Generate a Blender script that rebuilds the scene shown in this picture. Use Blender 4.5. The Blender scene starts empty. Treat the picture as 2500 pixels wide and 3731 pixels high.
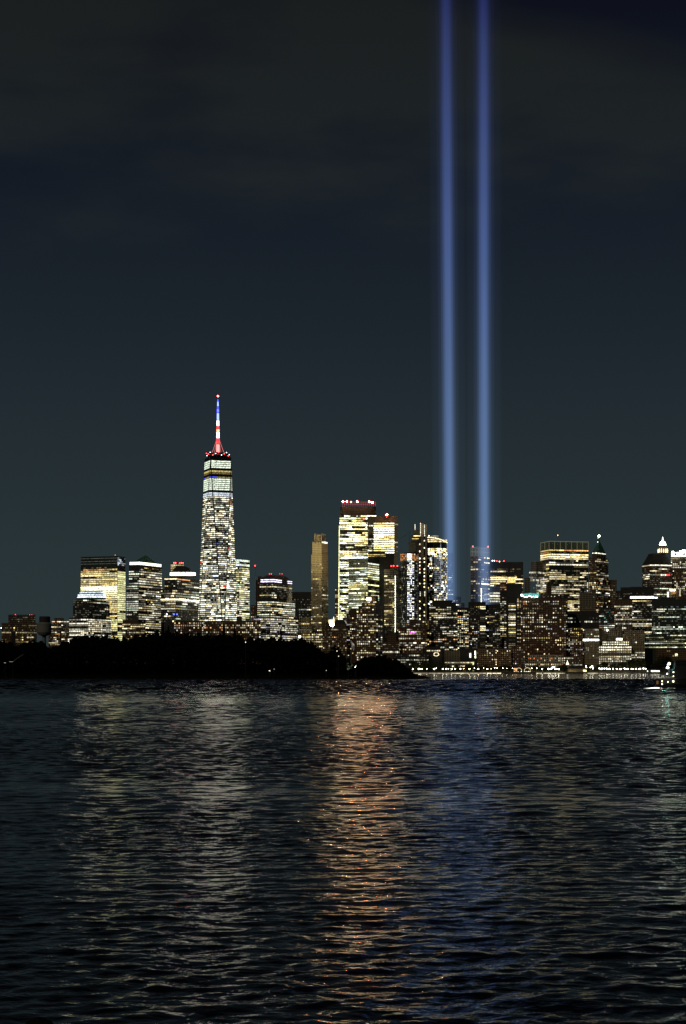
import bpy, math, random
import numpy as np
from mathutils import Vector, Matrix
R = math.radians
rnd = random.Random(11)
sc = bpy.context.scene
col = sc.collection

# ------------------------------------------------------------ camera
F, CX, HY, H = 6160.0, 1250.0, 2440.0, 8.0        # focal length, principal column, horizon row (photo px), eye height (m)
cam_d = bpy.data.cameras.new('camera'); cam = bpy.data.objects.new('camera', cam_d); col.objects.link(cam)
cam_d.sensor_fit = 'HORIZONTAL'; cam_d.sensor_width = 36.0; cam_d.lens = F / 2500 * 36
cam_d.shift_y = (HY - 3731 / 2) / 2500
cam_d.clip_start = 0.5; cam_d.clip_end = 120000
cam.location = (0, 0, H); cam.rotation_euler = (R(90), 0, 0)
sc.camera = cam

# ------------------------------------------------------------ render / exposure
sc.view_settings.view_transform = 'Standard'; sc.view_settings.look = 'None'
sc.view_settings.exposure = 0.0; sc.view_settings.gamma = 1.0; sc.view_settings.use_curve_mapping = False
cy = sc.cycles
cy.max_bounces = 6; cy.diffuse_bounces = 1; cy.glossy_bounces = 3; cy.transparent_max_bounces = 32
cy.volume_bounces = 0; cy.sample_clamp_indirect = 12; cy.sample_clamp_direct = 0
cy.caustics_reflective = False; cy.caustics_refractive = False
cy.use_denoising = True; cy.use_adaptive_sampling = False

# ------------------------------------------------------------ world: night sky
W = bpy.data.worlds.new('World'); sc.world = W; W.use_nodes = True
nt = W.node_tree; nt.nodes.clear()
def N(t, kind, **kw):
    n = t.nodes.new(kind)
    for k, v in kw.items(): setattr(n, k, v)
    return n
def math_(t, op, a, b=None, c=None, clamp=False):
    n = N(t, 'ShaderNodeMath', operation=op, use_clamp=clamp)
    for i, v in enumerate((a, b, c)):
        if v is None: continue
        if isinstance(v, (int, float)): n.inputs[i].default_value = v
        else: t.links.new(v, n.inputs[i])
    return n.outputs[0]
def smooth(t, v, lo, hi):
    n = N(t, 'ShaderNodeMapRange', interpolation_type='SMOOTHSTEP')
    t.links.new(v, n.inputs['Value']); n.inputs['From Min'].default_value = lo; n.inputs['From Max'].default_value = hi
    return n.outputs['Result']
tc = N(nt, 'ShaderNodeTexCoord'); sep = N(nt, 'ShaderNodeSeparateXYZ')
nt.links.new(tc.outputs['Generated'], sep.inputs[0])
X_, Z_ = sep.outputs['X'], sep.outputs['Z']
ramp = N(nt, 'ShaderNodeValToRGB')
stops = [(0.0, (.0250, .0390, .0420)), (.07, (.0215, .0340, .0380)), (.15, (.0155, .0240, .0300)), (.22, (.0105, .0160, .0230)),
         (.29, (.0058, .0090, .0165)), (.37, (.0042, .0052, .0105)), (.55, (.0024, .0028, .0056)), (1.0, (.0020, .0023, .0045))]
cr = ramp.color_ramp
while len(cr.elements) < len(stops): cr.elements.new(0.5)
for e, (p, c) in zip(cr.elements, stops): e.position = p; e.color = (*c, 1)
nt.links.new(Z_, ramp.inputs[0])
mp = N(nt, 'ShaderNodeMapping'); mp.inputs['Scale'].default_value = (3.0, 1.0, 9.0); mp.inputs['Rotation'].default_value = (0, R(-9), 0)
nt.links.new(tc.outputs['Generated'], mp.inputs[0])
ns = N(nt, 'ShaderNodeTexNoise'); ns.inputs['Scale'].default_value = 2.2; ns.inputs['Detail'].default_value = 5; ns.inputs['Roughness'].default_value = .5
nt.links.new(mp.outputs[0], ns.inputs['Vector'])
n0 = math_(nt, 'SUBTRACT', ns.outputs['Fac'], .5)
a = math_(nt, 'MULTIPLY_ADD', n0, .16, Z_); a = math_(nt, 'MULTIPLY_ADD', X_, .07, a)
cloud = smooth(nt, a, .235, .325)
g = math_(nt, 'MULTIPLY_ADD', X_, .33, Z_); g = math_(nt, 'MULTIPLY_ADD', n0, .08, g)
gap = smooth(nt, g, .372, .412)
cloud = math_(nt, 'MULTIPLY', cloud, math_(nt, 'SUBTRACT', 1.0, gap)); cloud = math_(nt, 'MULTIPLY', cloud, math_(nt, 'SUBTRACT', 1.0, smooth(nt, Z_, .40, .52)))
cloud = math_(nt, 'MULTIPLY', cloud, math_(nt, 'MULTIPLY_ADD', n0, 2.6, 1.0), clamp=True)
ccol = N(nt, 'ShaderNodeVectorMath', operation='SCALE'); ccol.inputs[0].default_value = (.0066, .0078, .0028)
nt.links.new(cloud, ccol.inputs['Scale'])
addc = N(nt, 'ShaderNodeVectorMath', operation='ADD')
nt.links.new(ramp.outputs['Color'], addc.inputs[0]); nt.links.new(ccol.outputs[0], addc.inputs[1])
bg1 = N(nt, 'ShaderNodeBackground'); bg1.inputs['Strength'].default_value = 1.0
nt.links.new(addc.outputs[0], bg1.inputs['Color'])
sky = N(nt, 'ShaderNodeTexSky', sky_type='NISHITA', sun_disc=False)          # the last of the dusk
sky.sun_elevation = R(-8); sky.sun_rotation = R(200)
bg2 = N(nt, 'ShaderNodeBackground'); bg2.inputs['Strength'].default_value = .05
nt.links.new(sky.outputs[0], bg2.inputs['Color'])
ash = N(nt, 'ShaderNodeAddShader'); wo = N(nt, 'ShaderNodeOutputWorld')
nt.links.new(bg1.outputs[0], ash.inputs[0]); nt.links.new(bg2.outputs[0], ash.inputs[1]); nt.links.new(ash.outputs[0], wo.inputs['Surface'])

# added warm fill lamp standing in for the city's glow on the facades
sl = bpy.data.lights.new('city_glow_fill', 'SUN'); sl.energy = .34; sl.angle = R(.5); sl.color = (1, .84, .60)
so = bpy.data.objects.new('city_glow_fill', sl); col.objects.link(so); so.rotation_euler = (R(55), 0, R(-30))

# ------------------------------------------------------------ helpers
def P(px, py, Y): return Vector(((px - CX) / F * Y, Y, H + (HY - py) / F * Y))
def gx(px, Y): return (px - CX) / F * Y
def gz(py, Y): return H + (HY - py) / F * Y
LAND = 3.0

def tag(o, label=None, cat=None, group=None, kind=None):
    if label: o['label'] = label
    if cat: o['category'] = cat
    if group: o['group'] = group
    if kind: o['kind'] = kind
    return o
def empty(name, loc, label, cat, group=None):
    o = bpy.data.objects.new(name, None); col.objects.link(o); o.location = loc
    o.empty_display_size = 2
    return tag(o, label, cat, group)

class MB:
    def __init__(s): s.v = []; s.f = []; s.m = []; s.uv = []
    def face(s, pts, mi=0, uv=None):
        i = len(s.v); s.v += [tuple(p) for p in pts]; s.f.append(tuple(range(i, i + len(pts)))); s.m.append(mi)
        s.uv += (uv if uv else [(0, 0)] * len(pts))
    def quad(s, p, q, z0, z1, mi=0):
        L = math.hypot(q[0] - p[0], q[1] - p[1])
        s.face([(p[0], p[1], z0), (q[0], q[1], z0), (q[0], q[1], z1), (p[0], p[1], z1)], mi, [(0, z0), (L, z0), (L, z1), (0, z1)])
    def prism(s, poly, z0, z1, mi=0, top=None, cap=True, bottom=False):
        """poly counter-clockwise from above; top: optional polygon for a tapered prism"""
        n = len(poly); t = top or poly; u = 0
        for i in range(n):
            a, b, c, d = poly[i], poly[(i + 1) % n], t[(i + 1) % n], t[i]
            L = math.hypot(b[0] - a[0], b[1] - a[1])
            s.face([(a[0], a[1], z0), (b[0], b[1], z0), (c[0], c[1], z1), (d[0], d[1], z1)], mi, [(0, z0), (L, z0), (L, z1), (0, z1)])
        if cap: s.face([(p[0], p[1], z1) for p in t], mi)
        if bottom: s.face([(p[0], p[1], z0) for p in reversed(poly)], mi)
    def box(s, c, d, rz=0, mi=0):
        ca, sa = math.cos(rz), math.sin(rz); hx, hy, hz = d[0] / 2, d[1] / 2, d[2] / 2
        poly = [(c[0] + x * ca - y * sa, c[1] + x * sa + y * ca) for x, y in ((-hx, -hy), (hx, -hy), (hx, hy), (-hx, hy))]
        s.prism(poly, c[2] - hz, c[2] + hz, mi, bottom=True)
    def tube(s, a, b, r0, r1=None, n=8, mi=0, caps=True):
        a, b = Vector(a), Vector(b); r1 = r0 if r1 is None else r1; d = (b - a).normalized()
        x = d.orthogonal().normalized(); y = d.cross(x)
        A = [a + (x * math.cos(t) + y * math.sin(t)) * r0 for t in [2 * math.pi * i / n for i in range(n)]]
        B = [b + (x * math.cos(t) + y * math.sin(t)) * r1 for t in [2 * math.pi * i / n for i in range(n)]]
        for i in range(n): s.face([A[i], A[(i + 1) % n], B[(i + 1) % n], B[i]], mi)
        if caps: s.face(B, mi); s.face(A[::-1], mi)
    def lathe(s, c, prof, n=16, mi=0, sy=1.0):
        """prof: (radius, z) from the bottom up around centre c"""
        rings = [[(c[0] + r * math.cos(2 * math.pi * i / n), c[1] + sy * r * math.sin(2 * math.pi * i / n), c[2] + z) for i in range(n)] for r, z in prof]
        for k in range(len(rings) - 1):
            for i in range(n):
                s.face([rings[k][i], rings[k][(i + 1) % n], rings[k + 1][(i + 1) % n], rings[k + 1][i]], mi)
        s.face(rings[-1], mi); s.face(rings[0][::-1], mi)
    def ball(s, c, r, n=8, mi=0):
        k = max(4, n // 2 + 1)
        s.lathe(c, [(max(r * math.sin(math.pi * i / k), r * .02), -r * math.cos(math.pi * i / k)) for i in range(k + 1)], n, mi)
    def mesh(s, name, mats, off=(0, 0, 0)):
        me = bpy.data.meshes.new(name)
        me.from_pydata([(x - off[0], y - off[1], z - off[2]) for x, y, z in s.v], [], s.f)
        for m in (mats if isinstance(mats, (list, tuple)) else [mats]): me.materials.append(m)
        me.polygons.foreach_set('material_index', s.m)
        uvl = me.uv_layers.new(name='UVMap'); uvl.data.foreach_set('uv', [c for p in s.uv for c in p])
        me.update(); return me
    def build(s, name, mats, parent=None, loc=None):
        if parent is not None: off = world_loc(parent)
        else: off = loc or (0, 0, 0)
        o = bpy.data.objects.new(name, s.mesh(name, mats, off)); col.objects.link(o)
        if parent is not None: o.parent = parent
        elif loc: o.location = loc
        return o
def world_loc(o):
    v = Vector(o.location)
    while o.parent: o = o.parent; v += o.location
    return v

# ------------------------------------------------------------ materials
_mats = {}
def pbsdf(name, colr, rough=.7, metal=0, noise=None, ior=None, spec=None):
    if name in _mats: return _mats[name]
    m = bpy.data.materials.new(name); m.use_nodes = True; t = m.node_tree; b = t.nodes['Principled BSDF']
    b.inputs['Roughness'].default_value = rough; b.inputs['Metallic'].default_value = metal
    if spec is not None: b.inputs['Specular IOR Level'].default_value = spec
    if noise:
        tcn = N(t, 'ShaderNodeTexCoord'); n = N(t, 'ShaderNodeTexNoise'); n.inputs['Scale'].default_value = noise[0]; n.inputs['Detail'].default_value = 4
        t.links.new(tcn.outputs['Object'], n.inputs['Vector'])
        mx = N(t, 'ShaderNodeMix', data_type='RGBA'); t.links.new(n.outputs['Fac'], mx.inputs['Factor'])
        mx.inputs['A'].default_value = (*[c * (1 - noise[1]) for c in colr], 1); mx.inputs['B'].default_value = (*[c * (1 + noise[1]) for c in colr], 1)
        t.links.new(mx.outputs['Result'], b.inputs['Base Color'])
    else: b.inputs['Base Color'].default_value = (*colr, 1)
    _mats[name] = m; return m

def wall_mat(kind, bay=3.2, floor=3.9, mortar=.9):
    """facade: a grid of dark glass panes in a wall of the given stuff (metres, from the UV map)"""
    key = f'facade {kind} {bay:.1f} {floor:.1f} {mortar:.1f}'
    if key in _mats: return _mats[key]
    wc, rough = {'glass': ((.035, .042, .045), .35), 'brown': ((.26, .155, .075), .85), 'stone': ((.40, .34, .235), .85), 'beige': ((.46, .38, .22), .85),
                 'concrete': ((.24, .23, .20), .85), 'dark': ((.050, .046, .042), .7), 'grey': ((.30, .29, .27), .8), 'redbrick': ((.25, .115, .055), .85),
                 'green': ((.060, .085, .065), .4)}[kind]
    m = bpy.data.materials.new(key); m.use_nodes = True; t = m.node_tree; b = t.nodes['Principled BSDF']
    uv = N(t, 'ShaderNodeTexCoord'); br = N(t, 'ShaderNodeTexBrick'); br.offset = 0; br.squash = 1
    t.links.new(uv.outputs['UV'], br.inputs['Vector'])
    br.inputs['Scale'].default_value = 1; br.inputs['Brick Width'].default_value = bay; br.inputs['Row Height'].default_value = floor
    br.inputs['Mortar Size'].default_value = mortar * .5; br.inputs['Mortar Smooth'].default_value = .05; br.inputs['Bias'].default_value = 0
    br.inputs['Color1'].default_value = (.012, .014, .016, 1); br.inputs['Color2'].default_value = (.030, .030, .028, 1)
    n = N(t, 'ShaderNodeTexNoise'); n.inputs['Scale'].default_value = .06; n.inputs['Detail'].default_value = 5
    t.links.new(uv.outputs['UV'], n.inputs['Vector'])
    mx = N(t, 'ShaderNodeMix', data_type='RGBA'); t.links.new(n.outputs['Fac'], mx.inputs['Factor'])
    mx.inputs['A'].default_value = (*[c * .7 for c in wc], 1); mx.inputs['B'].default_value = (*[c * 1.3 for c in wc], 1)
    t.links.new(mx.outputs['Result'], br.inputs['Mortar']); t.links.new(br.outputs['Color'], b.inputs['Base Color'])
    b.inputs['Roughness'].default_value = rough
    _mats[key] = m; return m

COL = {'w': (1, .84, .50), 'n': (.98, .95, .73), 'y': (.98, .76, .27), 'g': (.88, 1, .78), 'c': (.80, .90, 1), 'o': (1, .47, .17), 'r': (1, .05, .05),
       'b': (.06, .08, 1), 'm': (.95, .05, .8), 't': (.25, .95, .85), 'B': (.30, .42, 1), 'p': (.85, .80, 1), 'k': (1, .32, .12), 'q': (1, .24, .22), 'L': (.95, .93, .45)}
def light_mat(c, s, sample=False, var=True):
    key = f'light {c} {s:g}' + (' lamp' if sample else '')
    if key in _mats: return _mats[key]
    m = bpy.data.materials.new(key); m.use_nodes = True; t = m.node_tree; t.nodes.clear()
    e = N(t, 'ShaderNodeEmission'); o = N(t, 'ShaderNodeOutputMaterial'); e.inputs['Color'].default_value = (*COL[c], 1); e.inputs['Strength'].default_value = s
    if var and not sample:      # rooms are not evenly lit: ceiling lamps, blinds, people
        gg = N(t, 'ShaderNodeNewGeometry'); n = N(t, 'ShaderNodeTexNoise'); n.inputs['Scale'].default_value = .45; n.inputs['Detail'].default_value = 2
        t.links.new(gg.outputs['Position'], n.inputs['Vector'])
        mr = N(t, 'ShaderNodeMapRange'); t.links.new(n.outputs['Fac'], mr.inputs['Value'])
        mr.inputs['From Min'].default_value = .33; mr.inputs['From Max'].default_value = .67; mr.inputs['To Min'].default_value = s * .25; mr.inputs['To Max'].default_value = s * 1.75
        t.links.new(mr.outputs['Result'], e.inputs['Strength'])
    t.links.new(e.outputs[0], o.inputs['Surface'])
    m.cycles.emission_sampling = 'FRONT' if sample else 'NONE'
    _mats[key] = m; return m
M_roof = pbsdf('dark roofing', (.035, .035, .037), .8, noise=(.1, .3))
M_metal = pbsdf('grey painted steel', (.30, .31, .32), .45, .6)
M_white = pbsdf('white painted steel', (.75, .75, .73), .5)
M_copper = pbsdf('green copper', (.05, .16, .11), .7, noise=(.2, .3))
M_black = pbsdf('black paint', (.015, .015, .017), .5, noise=(.5, .3))

# ------------------------------------------------------------ buildings
def pick(lst):
    t = rnd.random() * sum(w for _, w in lst)
    for v, w in lst:
        t -= w
        if t <= 0: return v
    return lst[-1][0]
_unit = {}
def unit_box(mat):
    if mat.name not in _unit:
        m = MB(); m.box((0, 0, 0), (1, 1, 1)); _unit[mat.name] = m.mesh('pane', mat)
    return _unit[mat.name]
OFFICE = [('n', 4), ('w', 3), ('g', 2), ('y', 1)]
WARM = [('w', 5), ('y', 3), ('n', 2), ('o', .6)]
HOME = [('n', 5), ('w', 5), ('y', 2), ('o', 1), ('c', .6)]
LEV = [(.12, 2), (.35, 3), (.8, 3), (1.7, 1.3)]
BRT = [(.25, 1.6), (.6, 3), (1.25, 1.8)]
DIM = [(.05, 2), (.12, 3), (.3, 2), (.8, 1)]

GLIM = [(.03, 3), (.07, 3), (.14, 2)]; FILL = .42
class Bld:
    def __init__(s, name, label, Y, tiers, wall='dark', th=18, depth=26, side='R', bay=3.2, floor=3.9, mortar=.9, cat='building', group=None, rf=None, zb=LAND, part='tower_block'):
        s.Y = Y; s.wins = []; s.tiers = []; s.side = side
        mid = (tiers[0][0] + tiers[0][2]) / 2
        s.root = empty(name, (gx(mid, Y), Y, zb), label, cat, group)
        s.wall = wall_mat(wall, bay, floor, mortar)
        z0 = zb
        for k, t in enumerate(tiers):
            x0, xc, x1, yt = t[:4]; Yk = Y + k * 1.5 if len(t) < 5 else t[4]
            poly = footprint(x0, xc, x1, Yk, th, depth, side)
            z1 = gz(yt, Yk)
            s.tiers.append((poly, z0, z1, Yk, xc, x0, x1))
            m = MB(); m.prism(poly, z0, z1)
            if rf: m.m[-1] = 1
            m.build(part if k == 0 else 'setback_block', [s.wall, M_roof], s.root)
            z0 = z1 - .01
            if k + 1 < len(tiers): z0 = z1
    def face(s, k, f):
        poly, z0, z1, Yk, xc, *_ = s.tiers[k]
        if xc is None or s.side == 'R': return (poly[0], poly[1]) if f == 'F' else (poly[1], poly[2])
        return (poly[0], poly[1]) if f == 'F' else (poly[3], poly[0])
    def win(s, k, f, y0, y1, fp=7.5, bp=8, p=.5, full=.1, dark=.15, coh=.75, pal=OFFICE, lev=LEV, hf=.5, wf=.74, ribbon=True, maxrun=9, u0=0., u1=1.):
        Yk = s.tiers[k][3]; xc, x0, x1 = s.tiers[k][4:7]
        if f == 'B':
            a = dict(fp=fp, bp=bp, p=p, full=full, dark=dark, coh=coh, pal=pal, lev=lev, hf=hf, wf=wf, ribbon=ribbon, maxrun=maxrun)
            s.win(k, 'F', y0, y1, **a); s.win(k, 'S', y0, y1, **dict(a, bp=bp * .6)); return s
        a, b = s.face(k, f)
        wpx = abs(b[0] / b[1] - a[0] / a[1]) * F
        nb = max(1, round(wpx * (u1 - u0) / bp)); nf = max(1, round((y1 - y0) / fp))
        a, b = Vector(a[:2]), Vector(b[:2]); A = a.lerp(b, u0); B = a.lerp(b, u1)
        rows(s, A, B, gz(y1, Yk), gz(y0, Yk), nf, nb, p, full, dark, coh, pal, lev, hf, wf, ribbon, maxrun)
        return s
    def strip(s, k, f, y, h, c, lev, u0=0., u1=1., name='light_band', out=.5):
        """a continuous lit band, with its own fixture depth"""
        a, b = s.face(k, f); Yk = s.tiers[k][3]; a, b = Vector(a[:2]), Vector(b[:2]); A = a.lerp(b, u0); B = a.lerp(b, u1)
        d = (B - A); L = d.length; n = Vector((d.y, -d.x)) / L; c_ = (A + B) / 2 + n * out * .5; hh = h / F * Yk
        m = MB(); m.box((c_.x, c_.y, gz(y, Yk)), (L, out, hh), math.atan2(d.y, d.x)); m.build(name, light_mat(c, lev), s.root); return s
    def beacon(s, px, py, r=1.3, c='r', lev=40, Y=None, name='beacon', mast=6):
        Y = Y or s.Y + 8
        q = P(px, py, Y); par = s.root
        if mast:
            k = MB(); k.tube(q - Vector((0, 0, mast)), q - Vector((0, 0, r)), .25, .15, 6); par = k.build('beacon_mast', M_metal, s.root)
        m = MB(); m.ball(q, r, 8); o = m.build(name, light_mat(c, lev, lev > 25), par)
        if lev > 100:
            m = MB(); m.ball(q + Vector((0, r * 2.8, 0)), r * 2.8, 10); m.build('beacon_glare', light_mat('r', 1.1, var=False), s.root)  # red glare around the lamp, put in as a glowing ball
        return s
    def done(s):
        w = sorted(s.wins, key=lambda w: -w[3] * w[4]); off = s.root.location
        for (x, y, z, ww, hh, rz, mk) in w[:100]:
            nm = 'window_row' if ww > 2.2 * hh else 'window'
            o = bpy.data.objects.new(nm, unit_box(light_mat(*mk))); col.objects.link(o); o.parent = s.root
            o.location = (x - off.x, y - off.y, z - off.z); o.rotation_euler = (0, 0, rz); o.scale = (ww, .35, hh)
        if len(w) > 100:
            keys = sorted({q[6] for q in w[100:]}); m = MB()
            for (x, y, z, ww, hh, rz, mk) in w[100:]: m.box((x, y, z), (ww, .35, hh), rz, keys.index(mk))
            tag(m.build('window_lights', [light_mat(*k) for k in keys], s.root), kind='stuff')
        return s

def footprint(x0, xc, x1, Y, th, depth, side):
    k0, k1 = (x0 - CX) / F, (x1 - CX) / F
    if xc is None:                                    # front square to the line of sight
        ph = -math.atan((k0 + k1) / 2)
        c, sn = math.cos(ph), math.sin(ph); xm = (k0 + k1) / 2 * Y; hw = (k1 - k0) / 2 * Y / c
        p0, p1 = Vector((xm - hw * c, Y - hw * sn)), Vector((xm + hw * c, Y + hw * sn))
        bk = Vector((-sn, c)) * depth; ti = .02
        return [p0, p1, p1 + bk - (p1 - p0) * ti, p0 + bk + (p1 - p0) * ti]
    t = R(th); c, sn = math.cos(t), math.sin(t); xp = (xc - CX) / F * Y
    if side == 'R':
        a = (xp - k0 * Y) / (c + k0 * sn); b = (k1 * Y - xp) / (sn - k1 * c)
        p1 = Vector((xp, Y)); p0 = p1 + Vector((-c, sn)) * a; p2 = p1 + Vector((sn, c)) * b
        return [p0, p1, p2, p0 + p2 - p1]
    a = (k1 * Y - xp) / (c - k1 * sn); b = (xp - k0 * Y) / (sn + k0 * c)
    p0 = Vector((xp, Y)); p1 = p0 + Vector((c, sn)) * a; p3 = p0 + Vector((-sn, c)) * b
    return [p0, p1, p1 + p3 - p0, p3]

def rows(s, A, B, z0, z1, nf, nb, p, full, dark, coh, pal, lev, hf, wf, ribbon, maxrun):
    d = B - A; L = d.length; u = d / L; n = Vector((u.y, -u.x)); rz = math.atan2(u.y, u.x); fh = (z1 - z0) / nf; bw = L / nb
    for i in range(nf):
        zc = z0 + (i + .5) * fh; r = rnd.random()
        pr = .96 if r < full else (.06 if r < full + dark else min(1, max(0, p + rnd.gauss(0, .12))))
        st = rnd.random() < pr; lit = []
        for j in range(nb):
            if rnd.random() > coh: st = rnd.random() < pr
            lit.append(st)
        rl, rc = pick(lev), pick(pal); j = 0
        while j < nb:
            if not lit[j]:
                if rnd.random() < FILL and lev is not DIM:
                    c = A + u * ((j + .5) * bw) + n * .17; s.wins.append((c.x, c.y, zc, bw * wf * .9, fh * hf * .9, rz, (rc, pick(GLIM))))
                j += 1; continue
            k = j + 1
            if ribbon:
                while k < nb and lit[k] and k - j < min(maxrun, 3) and rnd.random() < .5: k += 1
            if rnd.random() < .6: rl = pick(lev)
            if rnd.random() < .35: rc = pick(pal)
            w = (k - j) * bw - bw * (1 - wf); c = A + u * ((j + k) / 2 * bw) + n * .17
            s.wins.append((c.x, c.y, zc, w, fh * hf * rnd.uniform(.85, 1.1), rz, (rc, rl)))
            j = k

# ------------------------------------------------------------ water, island and Manhattan ground
def water_mat():
    m = bpy.data.materials.new('harbour water'); m.use_nodes = True; t = m.node_tree; b = t.nodes['Principled BSDF']
    b.inputs['Base Color'].default_value = (.0015, .0028, .0040, 1); b.inputs['Roughness'].default_value = .075; b.inputs['IOR'].default_value = 1.37
    geo = N(t, 'ShaderNodeNewGeometry')
    # calm lanes and ruffled lanes
    def noise(vec, scale, detail=2, rough=.5, dist=0):
        n = N(t, 'ShaderNodeTexNoise', noise_dimensions='2D'); n.inputs['Scale'].default_value = scale; n.inputs['Detail'].default_value = detail
        n.inputs['Roughness'].default_value = rough; n.inputs['Distortion'].default_value = dist
        t.links.new(vec, n.inputs['Vector']); return n.outputs['Fac']
    def mapped(src, sc_, rot=0, off=None):
        mpn = N(t, 'ShaderNodeMapping'); mpn.inputs['Scale'].default_value = sc_; mpn.inputs['Rotation'].default_value = (0, 0, rot)
        if off: mpn.inputs['Location'].default_value = off
        t.links.new(src, mpn.inputs[0]); return mpn.outputs[0]
    atn = N(t, 'ShaderNodeAttribute', attribute_name='ripple'); amp = atn.outputs['Fac']      # calm and ruffled lanes
    def height(dx, dy):
        ad = N(t, 'ShaderNodeVectorMath', operation='ADD'); t.links.new(geo.outputs['Position'], ad.inputs[0]); ad.inputs[1].default_value = (dx, dy, 0)
        v = ad.outputs[0]
        h1 = noise(mapped(v, (.75, 1.15, 1), R(7)), 1.0, 4, .55, .2)           # short chop, crests lying across the view
        h2 = noise(mapped(v, (.045, .085, 1), R(-10)), 1.0, 2, .5)             # longer swell
        return math_(t, 'MULTIPLY_ADD', h1, WCHOP, math_(t, 'MULTIPLY', h2, WSWELL))
    e = .06
    h0, hx, hy = height(0, 0), height(e, 0), height(0, e)
    sx = math_(t, 'MULTIPLY', math_(t, 'DIVIDE', math_(t, 'SUBTRACT', h0, hx), e), amp)
    sy = math_(t, 'MULTIPLY', math_(t, 'DIVIDE', math_(t, 'SUBTRACT', h0, hy), e), amp)
    cmb = N(t, 'ShaderNodeCombineXYZ'); t.links.new(sx, cmb.inputs[0]); t.links.new(sy, cmb.inputs[1]); cmb.inputs[2].default_value = 0
    ad = N(t, 'ShaderNodeVectorMath', operation='ADD'); t.links.new(cmb.outputs[0], ad.inputs[0]); t.links.new(geo.outputs['Normal'], ad.inputs[1])
    nm = N(t, 'ShaderNodeVectorMath', operation='NORMALIZE'); t.links.new(ad.outputs[0], nm.inputs[0])
    t.links.new(nm.outputs[0], b.inputs['Normal'])
    return m
WCHOP, WSWELL = .085, 0.0; RED = 680

def wave_field():
    """a wind sea as a sum of sine waves: (wavelength, direction, slope, phase)"""
    r_ = random.Random(77); out = []
    for k in range(110):
        lam = .48 * (15 / .48) ** ((k + r_.random()) / 110)
        out.append((lam, R(90 + 8) + r_.gauss(0, .60), r_.uniform(.7, 1.3), r_.uniform(0, 6.283)))
    return out
WGEO = .092
def lanes_np(x, y):
    """calm and ruffled lanes drifting across the harbour"""
    w = y * (1 + .05 * np.sin(x / 90 + 1) + .03 * np.sin(x / 37)) + 6 * np.sin(x / 23)
    calm = .50 * np.exp(-((w - 415) / 80) ** 2) + .30 * np.exp(-((w - 235) / 14) ** 2) + .40 * np.exp(-((w - 113) / 6) ** 2) + .30 * np.exp(-((w - 66) / 5) ** 2)
    shore = 1 / (1 + np.exp(-(w - 1340) / 14)) * (.5 + .5 * np.sin(x / 70 + 2.2))
    ruf = .75 / (1 + np.exp(-(w - 610) / 40)) + .30 * np.exp(-((w - 165) / 22) ** 2) + .2 * np.exp(-((w - 85) / 7) ** 2) + .2 * np.exp(-((w - 45) / 4) ** 2)
    return np.clip(1.0 - calm + ruf - 1.9 * shore + .12 * np.sin(x / 61 + y / 47) * np.sin(y / 19 + x / 130), .25, 2.6)
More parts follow.
